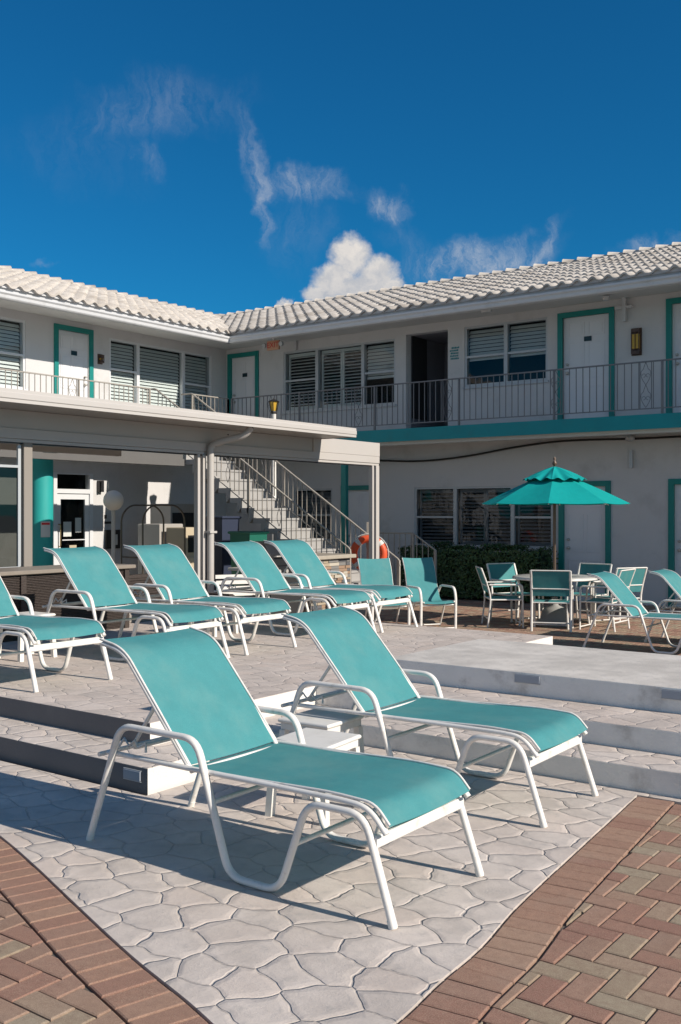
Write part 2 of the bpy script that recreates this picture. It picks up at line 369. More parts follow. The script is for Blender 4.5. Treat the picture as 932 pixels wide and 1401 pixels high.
def kids(o): return [c for c in bpy.data.objects if c.parent == o]
def copy_tree(o, parent=None):
    c = o.copy(); COL.objects.link(c); c.parent = parent
    for ch in kids(o): copy_tree(ch, c)
    return c
def place(proto, first, loc, rz, label, scale=None):
    o = proto if first else copy_tree(proto)
    o.location = loc; o.rotation_euler = (0, 0, rz); o['label'] = label
    if scale: o.scale = scale
    return o
def text_mesh(s, size, m, name, parent, T, ext=.002):
    cu = bpy.data.curves.new(name, 'FONT'); cu.body = s; cu.size = size; cu.extrude = ext; cu.align_x = 'CENTER'; cu.align_y = 'CENTER'
    tmp = bpy.data.objects.new('tmp', cu); COL.objects.link(tmp)
    dg = bpy.context.evaluated_depsgraph_get(); me = bpy.data.meshes.new_from_object(tmp.evaluated_get(dg)); bpy.data.objects.remove(tmp)
    me.name = name; me.transform(T); me.materials.clear(); me.materials.append(m)
    o = bpy.data.objects.new(name, me); COL.objects.link(o); o.parent = parent; return o

GZ = -.18          # level of the ground beyond the deck
# ------------------------------------------------------------------ ground
mb = MB(); mb.box(-1500, 1500, -1500, 1500, GZ - .5, GZ - .012); tag(mb.build('ground', GROUND), kind='structure')
mb = MB(); mb.box(-14, 8, -3, 5.30, GZ - .1, -.012); tag(mb.build('paving_bed', SAND), kind='structure')
# curves of the patio edge
def smooth_curve(pts, n=8):
    out = []
    for i in range(len(pts) - 1):
        p0 = Vector(pts[max(i - 1, 0)]); p1 = Vector(pts[i]); p2 = Vector(pts[i + 1]); p3 = Vector(pts[min(i + 2, len(pts) - 1)])
        for k in range(n):
            t = k / n; out.append(.5 * ((2 * p1) + (p2 - p0) * t + (2 * p0 - 5 * p1 + 4 * p2 - p3) * t * t + (3 * p1 - p0 - 3 * p2 + p3) * t ** 3))
    out.append(Vector(pts[-1])); return out
LC = smooth_curve([(-9, 3.40), (-6.6, 3.30), (-5.0, 3.10), (-4.05, 2.83), (-3.59, 2.68), (-3.17, 2.53), (-2.6, 2.33), (-2.17, 2.20), (-1.86, 2.08), (-1.62, 1.95)])
RC = smooth_curve([(-1.62, 1.95), (-1.63, 2.47), (-1.66, 2.78), (-1.68, 3.10), (-1.74, 3.48), (-1.79, 3.97), (-1.85, 4.60), (-1.91, 5.24)])
RT = [Vector((-1.91, 5.24)), Vector((7, 5.24))]
poly = [(p.x, p.y) for p in LC] + [(p.x, p.y) for p in RC[1:]] + [(7, 5.24), (7, 5.305), (-3.99, 5.305), (-3.99, 3.68), (-9, 3.68)]
mb = MB(); n = len(poly)
bm = bmesh.new(); vs = [bm.verts.new((x, y, 0)) for x, y in poly]; fa = bm.faces.new(vs); r_ = bmesh.ops.extrude_face_region(bm, geom=[fa])
for g_ in r_['geom']:
    if isinstance(g_, bmesh.types.BMVert): g_.co.z = -.1
bmesh.ops.recalc_face_normals(bm, faces=bm.faces); bmesh.ops.triangulate(bm, faces=[f for f in bm.faces if len(f.verts) > 4])
me = bpy.data.meshes.new('patio'); bm.to_mesh(me); bm.free(); me.materials.append(STONE)
o = bpy.data.objects.new('patio', me); COL.objects.link(o); tag(o, kind='structure')
# pavers
def clip(poly, p, nrm):
    out = []
    for i in range(len(poly)):
        a, b = poly[i], poly[(i + 1) % len(poly)]; da = (a - p).dot(nrm); db = (b - p).dot(nrm)
        if da >= 0: out.append(a)
        if (da >= 0) != (db >= 0): out.append(a + (b - a) * (da / (da - db)))
    return out
def brick_poly(mb, poly, z, h=.012):
    c = sum(poly, Vector((0, 0))) / len(poly)
    area = abs(sum(poly[i].cross(poly[(i + 1) % len(poly)]) for i in range(len(poly)))) / 2
    if area < .0006: return
    gap, ch = .0024, .005
    def inset(d):
        out = list(poly); n_ = len(poly)
        for i in range(n_):
            p_, q_ = poly[i], poly[(i + 1) % n_]; e = q_ - p_
            if e.length < 1e-5: continue
            nr = Vector((-e.y, e.x)).normalized()
            if (c - p_).dot(nr) < 0: nr = -nr
            out = clip(out, p_ + nr * d, nr)
            if len(out) < 3: return None
        return out
    z = z + random.uniform(-.0015, .0008)
    a, b = inset(gap), inset(gap + ch)
    if not b: return
    if not a or len(a) != len(b): a = b
    n = len(a)
    mb.add([(p.x, p.y, z - h - .01) for p in a] + [(p.x, p.y, z - .003) for p in a] + [(p.x, p.y, z) for p in b],
           [(i, (i + 1) % n, n + (i + 1) % n, n + i) for i in range(n)] + [(n + i, n + (i + 1) % n, 2 * n + (i + 1) % n, 2 * n + i) for i in range(n)] + [tuple(range(2 * n, 3 * n))])
def offset_curve(cv, d):
    o = []
    for i, p in enumerate(cv):
        t = (cv[min(i + 1, len(cv) - 1)] - cv[max(i - 1, 0)]).normalized(); o.append(p + Vector((t.y, -t.x)) * d)
    return o
def border(mb, cv, w=.202, step=.0965, z=0):
    # resample by arc length
    acc = 0; samples = [(cv[0], (cv[1] - cv[0]).normalized())]; need = step
    for i in range(len(cv) - 1):
        a, b = cv[i], cv[i + 1]; l = (b - a).length; pos = 0
        while pos + need <= l:
            pos += need; samples.append((a + (b - a) * pos / l, (b - a).normalized())); need = step
        need -= l - pos
    for i in range(len(samples) - 1):
        (p, t), (q, u) = samples[i], samples[i + 1]
        n1 = Vector((t.y, -t.x)); n2 = Vector((u.y, -u.x))
        brick_poly(mb, [p + n1 * .008, q + n2 * .008, q + n2 * w, p + n1 * w], z)
LO = offset_curve(LC, .207); RO = offset_curve(RC, .207)
corner = Vector((-1.62, 1.95))
mbB = MB(); border(mbB, LC); border(mbB, RC)
tag(mbB.build('paver_border', BORD, fix=False), kind='structure')
def nearest(cv, p):
    best = None
    for i in range(len(cv) - 1):
        a, b = cv[i], cv[i + 1]; ab = b - a; t = max(0, min(1, (p - a).dot(ab) / ab.dot(ab))); q = a + ab * t; dd = (p - q).length
        if best is None or dd < best[0]: best = (dd, q, ab.normalized())
    return best
def herring(x0, x1, y0, y1, z, mb, test=None, w=.0945):
    for i in range(int((x0) / w) - 1, int(x1 / w) + 2):
        for j in range(int(y0 / w) - 1, int(y1 / w) + 2):
            t = (i - j) % 4
            if t == 0: r = (i * w, (i + 2) * w, j * w, (j + 1) * w)
            elif t == 3: r = (i * w, (i + 1) * w, j * w, (j + 2) * w)
            else: continue
            poly = [Vector((r[0], r[2])), Vector((r[1], r[2])), Vector((r[1], r[3])), Vector((r[0], r[3]))]
            c = Vector(((r[0] + r[1]) / 2, (r[2] + r[3]) / 2))
            if not (x0 <= c.x <= x1 and y0 <= c.y <= y1): continue
            if test: poly = test(poly, c)
            if poly and len(poly) >= 3: brick_poly(mb, poly, z)
def near_test(poly, c):
    dl = nearest(LO, c); dr = nearest(RO, c)
    dl0 = nearest(LC, c)
    for dd, q, t in (dl, dr):
        if dd < .25 and not (c.y < 1.9):
            poly = clip(poly, q, Vector((t.y, -t.x)))
            if len(poly) < 3: return None
    # whole bricks inside the patio are dropped
    return poly
def inside_patio(c):
    ins = False; P_ = [(p.x, p.y) for p in LO] + [(p.x, p.y) for p in RO] + [(7, 5.24), (7, 6), (-9, 6)]
    if c.x > -1.6 and c.y < 5.24: pass
    for i in range(len(P_)):
        x1, y1 = P_[i]; x2, y2 = P_[i - 1]
        if (y1 > c.y) != (y2 > c.y) and c.x < (x2 - x1) * (c.y - y1) / (y2 - y1) + x1: ins = not ins
    return ins
def near_test2(poly, c):
    dmin = min(nearest(LO, c)[0], nearest(RO, c)[0])
    if inside_patio(c) and dmin > .16: return None
    if c.y > 5.0: poly = clip(poly, Vector((0, 5.232)), Vector((0, -1)))
    return near_test(poly, c) if len(poly) >= 3 else None
mb = MB(); herring(-6.6, 3.2, .6, 5.24, 0, mb, near_test2)
tag(mb.build('brick_paving', BRICK, fix=False), kind='structure')
mb = MB(); herring(-9.6, 2.0, 7.65, 17.95, GZ, mb, lambda p, c: None if (c.x < -4.3 and c.y < 9.3) or (c.x < -8.4 and c.y > 17) else p)
tag(mb.build('brick_court', BRICK, fix=False), kind='structure')

# ------------------------------------------------------------------ deck and steps
DZ = .265
def slab(name, poly, z0, z1, top, side, lip=.006):
    """slab with a slightly rounded nosing"""
    bm = bmesh.new(); vs = [bm.verts.new((x, y, z1)) for x, y in poly]; fa = bm.faces.new(vs)
    ex = bmesh.ops.extrude_face_region(bm, geom=[fa])
    for g_ in ex['geom']:
        if isinstance(g_, bmesh.types.BMVert): g_.co.z = z0
    bmesh.ops.recalc_face_normals(bm, faces=bm.faces)
    ed = [e for e in bm.edges if all(abs(v.co.z - z1) < 1e-5 for v in e.verts)]
    bmesh.ops.bevel(bm, geom=ed, offset=lip, segments=3, affect='EDGES', profile=.5)
    me = bpy.data.meshes.new(name); 
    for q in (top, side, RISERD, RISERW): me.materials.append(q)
    bm.to_mesh(me); bm.free()
    for p in me.polygons:
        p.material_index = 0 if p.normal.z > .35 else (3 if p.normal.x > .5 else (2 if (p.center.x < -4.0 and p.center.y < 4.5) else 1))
        p.use_smooth = False
    o = bpy.data.objects.new(name, me); COL.objects.link(o); tag(o, kind='structure'); return o
# upper deck (L shaped), lower step wrapped round its corner, raised platform
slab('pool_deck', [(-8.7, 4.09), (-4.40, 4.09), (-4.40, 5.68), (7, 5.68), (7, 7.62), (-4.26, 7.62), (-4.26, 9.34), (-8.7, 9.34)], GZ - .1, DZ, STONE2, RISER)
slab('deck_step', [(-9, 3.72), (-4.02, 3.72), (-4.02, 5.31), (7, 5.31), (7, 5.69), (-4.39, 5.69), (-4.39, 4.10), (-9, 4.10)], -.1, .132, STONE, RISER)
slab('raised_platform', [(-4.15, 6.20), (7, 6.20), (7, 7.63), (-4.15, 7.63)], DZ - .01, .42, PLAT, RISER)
def step_light(x0, x1, y, z0, z1, label):
    mb = MB(); mb.box(x0, x1, y - .012, y + .01, z0, z1, bev=.003)
    o = mb.build('step_light', mat('frosted_lens', (.30, .33, .38), .4)); tag(o, label, 'step light', 'flush lights in the step risers')
    mb = MB()
    for k in (0, 1):
        zz = (z0 - .004, z1 + .001)[k]; mb.box(x0 - .004, x1 + .004, y - .009, y + .01, zz, zz + .003)
    mb.build('rim', ALU, o)
step_light(-4.20, -4.07, 3.72, .055, .108, 'small grey light set in the riser of the lowest step by the left corner')
step_light(-3.10, -2.92, 6.20, .352, .405, 'small bluish light in the raised platform riser nearest its middle')
step_light(-2.10, -1.88, 6.20, .352, .405, 'small bluish light in the platform riser at the right edge')
# ------------------------------------------------------------------ building
WY, WX = 18.0, -16.7
XE, YE = 4.0, 4.0                       # far ends of the two wings
bld = empty('motel_building', (WX, WY, GZ), 'white two storey motel with teal door frames, balcony edge and pale tiled roof', 'building')
def part(mb, name, m, **k): 
    o = mb.build(name, m, None, **k); o.parent = bld; o.matrix_parent_inverse = Matrix.Translation(bld.location).inverted(); return o
def sub(mb, name, m, par, **k):
    o = mb.build(name, m, None, **k); o.parent = par; o.matrix_parent_inverse = par.matrix_world.inverted() if False else Matrix(); return o
# all building parts are modelled in world coordinates: parts carry the inverse of the root, sub-parts sit under them unchanged
PR = lambda u, d, z: (u, WY + d, z)              # right wing frame (d goes into the wall)
PL = lambda u, d, z: (WX - d, u, z)              # left wing frame
def wall(name, PF, u0, u1, z0, z1, holes, depth=.2, m=WALL):
    us = sorted({u0, u1, *[h[0] for h in holes], *[h[1] for h in holes]}); zs = sorted({z0, z1, *[h[2] for h in holes], *[h[3] for h in holes]})
    mb = MB()
    for i in range(len(us) - 1):
        for j in range(len(zs) - 1):
            cu, cz = (us[i] + us[i + 1]) / 2, (zs[j] + zs[j + 1]) / 2
            if any(h[0] < cu < h[1] and h[2] < cz < h[3] for h in holes): continue
            mb.quad(PF(us[i], 0, zs[j]), PF(us[i + 1], 0, zs[j]), PF(us[i + 1], 0, zs[j + 1]), PF(us[i], 0, zs[j + 1]))
            mb.quad(PF(us[i], depth, zs[j]), PF(us[i], depth, zs[j + 1]), PF(us[i + 1], depth, zs[j + 1]), PF(us[i + 1], depth, zs[j]))
    for a, b, c, d in holes:
        for q in (((a, c), (b, c)), ((b, c), (b, d)), ((b, d), (a, d)), ((a, d), (a, c))):
            (p1, p2) = q; mb.quad(PF(p1[0], 0, p1[1]), PF(p2[0], 0, p2[1]), PF(p2[0], depth, p2[1]), PF(p1[0], depth, p1[1]))
    return part(mb, name, m, fix=False)
def window(PF, u0, u1, z0, z1, secs, label=None, fm=ALU, sill=True, gm=None):
    """secs: list of (u_start, u_end, kind)"""
    mb = MB(); B = lambda a, b, c, d, e, f: mb.box(a, b, c, d, e, f, T=PF)
    fw = .045
    B(u0, u1, .015, .11, z0, z0 + fw); B(u0, u1, .015, .11, z1 - fw, z1); B(u0, u0 + fw, .017, .108, z0 + fw, z1 - fw); B(u1 - fw, u1, .017, .108, z0 + fw, z1 - fw)
    if sill: B(u0 - .03, u1 + .03, -.035, .013, z0 - .045, z0 - .002)
    for k, (a, b, kd) in enumerate(secs):
        if k: B(a - .04, a + .04, .012, .112, z0 + fw, z1 - fw)
        a0, b0 = a + .045, b - .045
        if kd[0] == 'D':
            zm = z0 + (z1 - z0) * (.50 if len(kd) < 3 else float(kd[2:]))
            B(a0, b0, .02, .055, zm - .03, zm + .012)
    w = part(mb, 'window', fm)
    if label: w['label'] = label
    mb = MB()
    for k, (a, b, kd) in enumerate(secs):
        a0, b0 = a + .045, b - .045
        if kd[0] == 'D':
            zm = z0 + (z1 - z0) * (.50 if len(kd) < 3 else float(kd[2:]))
            mb.quad(PF(a0, .035, zm), PF(b0, .035, zm), PF(b0, .035, z1 - fw), PF(a0, .035, z1 - fw))
            mb.quad(PF(a0, .055, z0 + fw), PF(b0, .055, z0 + fw), PF(b0, .055, zm), PF(a0, .055, zm))
        else: mb.quad(PF(a0, .05, z0 + fw), PF(b0, .05, z0 + fw), PF(b0, .05, z1 - fw), PF(a0, .05, z1 - fw))
    p = sub(mb, 'pane', gm or (SCREEN if z0 < 2 else GLASS), w, fix=False)
    # blinds and shutters
    mb = MB()
    for k, (a, b, kd) in enumerate(secs):
        a0, b0 = a + .05, b - .05; zt = z1 - fw - .01
        kind = kd[1] if len(kd) > 1 else ''
        if kind == 's' or kind == 'S':                       # plantation shutters in two leaves
            nl = 2 if kind == 'S' else 1; lw = (b0 - a0) / nl
            for q in range(nl):
                c0, c1 = a0 + q * lw, a0 + (q + 1) * lw; st = .055
                for (e, f) in ((c0, c0 + st), (c1 - st, c1)): mb.box(e + .003, f - .003, .13, .16, z0 + fw, zt, T=PF)
                mb.box(c0 + st, c1 - st, .131, .159, z0 + fw, z0 + fw + .08, T=PF); mb.box(c0 + st, c1 - st, .131, .159, zt - .07, zt, T=PF)
                z = z0 + fw + .11
                while z < zt - .09:
                    mb.add([PF(c0 + st, .118, z), PF(c1 - st, .118, z), PF(c1 - st, .175, z + .028), PF(c0 + st, .175, z + .028),
                            PF(c0 + st, .118, z + .008), PF(c1 - st, .118, z + .008), PF(c1 - st, .175, z + .036), PF(c0 + st, .175, z + .036)],
                           [(0, 3, 2, 1), (4, 5, 6, 7), (0, 1, 5, 4), (1, 2, 6, 5), (2, 3, 7, 6), (3, 0, 4, 7)]); z += .072
        elif kind in ('b', 'h', 'f'):                       # closed blind: full, half, faded full
            zb = z0 + fw + .02 if kind == 'f' else (zt - (zt - z0) * (.52 if kind == 'h' else .97))
            z = zt - .02
            while z > zb:
                t = random.uniform(-.003, .003)
                mb.add([PF(a0, .115 + t, z - .068), PF(b0, .115 + t * 2, z - .068), PF(b0, .155, z), PF(a0, .155, z), PF(a0, .118 + t, z - .068), PF(b0, .118 + t * 2, z - .068), PF(b0, .158, z), PF(a0, .158, z)],
                       [(0, 3, 2, 1), (4, 5, 6, 7), (0, 1, 5, 4), (1, 2, 6, 5), (2, 3, 7, 6), (3, 0, 4, 7)]); z -= .074
            mb.box(a0, b0, .12, .15, zb - .03, zb, T=PF)
    if mb.v: sub(mb, 'blind', BLIND, w, fix=False)
    return w
def room(PF, a, b, c, d, dep=.75):
    mb = MB()
    for u in (a - .3, b + .3): mb.quad(PF(u, .2, c - .3), PF(u, dep, c - .3), PF(u, dep, d + .3), PF(u, .2, d + .3))
    mb.quad(PF(a - .3, dep, c - .3), PF(b + .3, dep, c - .3), PF(b + .3, dep, d + .3), PF(a - .3, dep, d + .3))
    for z in (c - .3, d + .3): mb.quad(PF(a - .3, .2, z), PF(b + .3, .2, z), PF(b + .3, dep, z), PF(a - .3, dep, z))
    return mb
def door(PF, u0, u1, z0, ztop, plate=True, hinge_left=True, label=None):
    tw = .1; a, b, zt = u0 + tw, u1 - tw, ztop - tw
    mb = MB(); mb.box(a - .01, b + .01, .03, .075, z0, zt + .01, T=PF)
    # six raised panels, each a thin moulding rectangle
    w = b - a; cols = ((a + .11 * w, a + .46 * w), (a + .54 * w, a + .89 * w)); rows = ((.06, .36), (.43, .76), (.82, .95)); H = zt - z0
    for c0, c1 in cols:
        for r0, r1 in rows:
            e, f = z0 + r0 * H, z0 + r1 * H; t = .016
            for q in ((c0, c1, e, e + t), (c0, c1, f - t, f), (c0, c0 + t, e + t, f - t), (c1 - t, c1, e + t, f - t)): mb.box(q[0], q[1], .021, .031, q[2], q[3], T=PF)
            mb.box(c0 + .05, c1 - .05, .024, .031, e + .05, f - .05, T=PF)
    dr = part(mb, 'door', DOORW, bevel=0)
    if label: dr['label'] = label
    mb = MB(); mb.box(u0, u0 + tw, -.035, .05, z0, ztop, T=PF); mb.box(u1 - tw, u1, -.035, .05, z0, ztop, T=PF); mb.box(u0 + tw, u1 - tw, -.034, .05, ztop - tw, ztop - .001, T=PF)
    sub(mb, 'door_frame', TRIM, dr)
    hx = a + .09 if hinge_left else b - .09
    mb = MB()
    for zz, r in ((z0 + 1.0, .032), (z0 + 1.16, .026)):
        T_ = lambda x, y, z, hx=hx, zz=zz: PF(hx + x, .028 - z, zz + y)
        vs = []; 
        for rr, q in ((r, 0), (r, .012), (r * .45, .014), (r * .5, .03), (r * .95, .04), (r * .8, .062)):
            vs.append([T_(rr * math.cos(2 * PI * k / 12), rr * math.sin(2 * PI * k / 12), q) for k in range(12)])
        fl = [p for q in vs for p in q]
        mb.add(fl, [(i * 12 + k, i * 12 + (k + 1) % 12, (i + 1) * 12 + (k + 1) % 12, (i + 1) * 12 + k) for i in range(5) for k in range(12)] + [tuple(range(60, 72))], True)
    sub(mb, 'handle', STEEL, dr)
    if plate:
        mb = MB(); cx_ = (a + b) / 2 + .03; zc = z0 + H * .79; mb.box(cx_ - .075, cx_ + .075, .016, .0205, zc - .045, zc + .045, T=PF)
        pl_ = sub(mb, 'number_plate', [PLATE, PAPER], dr); 
    return dr
UZ, TOPZ = 3.14, 5.31
# right wing wall
R_h = [(-14.91, -11.82, 3.80, 5.20), (-11.55, -10.53, UZ, 5.25), (-10.14, -8.32, 4.04, 5.26), (-8.0, -7.08, UZ, 5.19), (-5.93, -4.98, UZ, 5.21), (-16.55, -15.75, UZ, 5.21),
       (-3.3, -1.6, 4.04, 5.26),
       (-14.6, -13.5, .85, 2.03), (-13.15, -12.33, GZ, 1.98), (-11.34, -8.21, .79, 2.02), (-7.99, -7.14, GZ, 1.99), (-5.89, -5.0, GZ, 1.99), (-3.3, -1.6, .79, 2.02)]
wall('wall', PR, WX, XE, GZ - .05, 5.5, R_h)
L_h = [(10.4, 12.25, 3.90, 5.25), (13.02, 13.80, UZ, 5.20), (14.37, 17.48, 3.75, 5.21), (7.2, 8.0, UZ, 5.2), (12.92, 13.88, GZ, 2.30), (8.6, 11.2, .6, 2.1)]
wall('wall', PL, YE, WY, GZ - .05, 5.5, L_h)
mb = MB()                                               # end walls and back walls close the block
mb.box(XE - .2, XE, WY + .2, WY + 9, GZ - .05, 5.5); mb.box(WX - 9, XE, WY + 8.8, WY + 9, GZ - .05, 5.5); mb.box(WX - 9, WX - .2, YE, YE + .2, GZ - .05, 5.5); mb.box(WX - 9, WX - 8.8, YE, WY + 9, GZ - .05, 5.5)
part(mb, 'wall', WALL)
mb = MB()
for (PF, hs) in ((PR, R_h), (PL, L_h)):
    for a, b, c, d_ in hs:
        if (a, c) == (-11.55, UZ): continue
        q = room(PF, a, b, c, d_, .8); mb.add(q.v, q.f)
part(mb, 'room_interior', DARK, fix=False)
q = MB(); dep = 1.6
for u in (-11.551, -10.529): q.quad(PR(u, .2, UZ), PR(u, dep, UZ), PR(u, dep, 5.25), PR(u, .2, 5.25))
q.quad(PR(-11.55, dep, UZ), PR(-10.53, dep, UZ), PR(-10.53, dep, 5.25), PR(-11.55, dep, 5.25)); q.quad(PR(-11.55, .2, 5.251), PR(-10.53, .2, 5.251), PR(-10.53, dep, 5.251), PR(-11.55, dep, 5.251)); q.quad(PR(-11.55, .2, UZ - .001), PR(-10.53, .2, UZ - .001), PR(-10.53, dep, UZ - .001), PR(-11.55, dep, UZ - .001))
o = part(q, 'breezeway', DARKW, fix=False)
# windows
window(PR, -14.91, -11.82, 3.80, 5.20, [(-14.91, -13.95, 'Ds.52'), (-13.95, -12.68, 'FS'), (-12.68, -11.82, 'Dh.52')], 'wide upstairs window with white shutters in its middle light')
window(PR, -10.14, -8.32, 4.04, 5.26, [(-10.14, -9.22, 'Dh.50'), (-9.22, -8.32, 'Dh.50')], 'two light upstairs window right of the dark passage')
window(PR, -3.3, -1.6, 4.04, 5.26, [(-3.3, -2.45, 'Dh.50'), (-2.45, -1.6, 'Dh.50')])
window(PR, -11.34, -8.21, .79, 2.02, [(-11.34, -10.37, 'Ds.50'), (-10.37, -9.07, 'FS'), (-9.07, -8.21, 'Ds.50')], 'wide ground floor window with dark shutters above the hedge')
window(PR, -14.6, -13.5, .85, 2.03, [(-14.6, -13.5, 'Db.50')])
window(PR, -3.3, -1.6, .79, 2.02, [(-3.3, -2.45, 'Ds.50'), (-2.45, -1.6, 'Ds.50')])
window(PL, 10.4, 12.25, 3.90, 5.25, [(10.4, 11.3, 'Df.50'), (11.3, 12.25, 'Df.50')], 'half sunlit upstairs window at the left edge', ALUW)
window(PL, 14.37, 17.48, 3.75, 5.21, [(14.37, 15.19, 'Db.56'), (15.19, 16.58, 'Fb'), (16.58, 17.48, 'Db.50')], 'large upstairs window near the inner corner with a half lit blind', ALUW)
window(PL, 8.6, 11.2, .6, 2.1, [(8.6, 9.9, 'F'), (9.9, 11.2, 'F')])
# doors
door(PR, -16.64, -15.66, UZ, 5.30, label='upstairs door in the inner corner beside the exit sign')
door(PR, -8.1, -6.98, UZ, 5.29, label='upstairs door above the umbrella with its dark number plate')
door(PR, -6.02, -4.9, UZ, 5.31, label='upstairs door cut by the right edge')
door(PR, -13.24, -12.24, GZ, 2.08, plate=False, label='ground floor door behind the white canopy post')
door(PR, -8.08, -7.05, GZ, 2.08, plate=False, label='ground floor door behind the umbrella')
door(PR, -5.98, -4.9, GZ, 2.09, plate=False, label='ground floor door at the right edge')
door(PL, 12.92, 13.91, UZ, 5.30, hinge_left=False, label='upstairs door half in sunlight on the left wing')
door(PL, 7.1, 8.1, UZ, 5.30)
# shop door with dark glass on the left wing ground floor
mb = MB(); B = lambda *a: mb.box(*a, T=PL)
B(12.90, 12.985, -.03, .10, GZ, 2.30); B(13.815, 13.90, -.03, .10, GZ, 2.30); B(12.985, 13.815, -.028, .098, 1.88, 1.97); B(12.985, 13.815, -.028, .098, 2.27, 2.298)
B(12.99, 13.81, .0, .05, 1.76, 1.875); B(12.99, 13.09, .0, .05, GZ + .02, 1.76); B(13.71, 13.81, .0, .05, GZ + .02, 1.76); B(13.09, 13.71, .001, .049, GZ + .02, GZ + .3); B(13.12, 13.69, -.02, -.005, .92, .94)
sd_ = part(mb, 'shop_door', ALUW); sd_['label'] = 'white framed glass door with notices beside the teal column'
mb = MB(); mb.quad(PL(13.09, .025, GZ + .3), PL(13.71, .025, GZ + .3), PL(13.71, .025, 1.76), PL(13.09, .025, 1.76)); mb.quad(PL(12.985, .04, 1.97), PL(13.815, .04, 1.97), PL(13.815, .04, 2.27), PL(12.985, .04, 2.27)); sub(mb, 'pane', GLASS, sd_, fix=False)
mb = MB(); B = lambda *a: mb.box(*a, T=PL)
for q, m_ in (((13.17, 13.37, .012, .018, 1.0, 1.3), PAPER), ((13.47, 13.62, .012, .018, 1.08, 1.38), PAPER), ((13.32, 13.5, .010, .016, .62, .82), BEIGE)):
    mb = MB(); mb.box(*q, T=PL); sub(mb, 'notice', m_, sd_)
mb = MB(); mb.tube([PL(13.04, -.0, .8), PL(13.04, -.06, .8), PL(13.04, -.06, 1.25), PL(13.04, 0, 1.25)], .012, fillet=.03); sub(mb, 'handle', BRASS, sd_)
# balcony slabs
EX = XE; BY, BX = 16.80, -15.50
mb = MB(); mb.prism([(BX, YE), (BX, BY), (EX, BY), (EX, WY - .002), (WX + .002, WY - .002), (WX + .002, YE)], 2.925, UZ - .004)
part(mb, 'balcony_slab', CEIL)
mb = MB(); mb.prism([(BX + .02, YE), (BX + .02, BY - .02), (EX, BY - .02), (EX, BY - .001), (BX + .001, BY - .001), (BX + .001, YE)], 2.90, UZ + .01)
part(mb, 'balcony_edge', SLABT)
mb = MB(); mb.box(BX + .03, EX, BY + .12, BY + .20, 2.84, 2.923); mb.box(BX - .2, BX - .12, YE, BY - .1, 2.84, 2.923); part(mb, 'drip_beam', CEIL)
# columns under the balcony
for (x, y, r) in ((-15.15, 11.46, .2),):
    mb = MB(); mb.lathe([(r, GZ), (r, 2.92)], (x, y, 0), 28); o = part(mb, 'column', COLT, fix=False); o['label'] = 'thick round teal column beside the glass door'
mb = MB(); mb.box(-12.42, -12.30, 16.86, 16.96, GZ, 2.92); o = part(mb, 'post', TRIM); o['label'] = 'thin teal post under the balcony behind the life ring'
# eave: soffit, fascia, gutter
GX, GYy = -15.50, 16.80
mb = MB(); mb.prism([(GX - .02, YE - .5), (GX - .02, GYy + .02), (XE + .5, GYy + .02), (XE + .5, WY + .1), (WX - .1, WY + .1), (WX - .1, YE - .5)], 5.42, 5.45); part(mb, 'soffit', CEIL)
gp = [(0, .0), (.085, 0), (.10, .02), (.105, .07), (.13, .10), (.13, .135), (.0, .135)]         # gutter profile: p outward, q upward
mb = MB(); mb.extrude(gp, lambda p, q, t: (t, GYy - p, 5.285 + q), GX + .0, XE + .5); mb.extrude(gp, lambda p, q, t: (GX + p, t, 5.285 + q), YE - .5, GYy - .0)
o = part(mb, 'gutter', GUT)
mb = MB(); mb.prism([(GX - .03, YE - .5), (GX - .03, GYy + .03), (XE + .5, GYy + .03), (XE + .5, GYy + .001), (GX - .001, GYy + .001), (GX - .001, YE - .5)], 5.28, 5.50); part(mb, 'fascia', GUT)
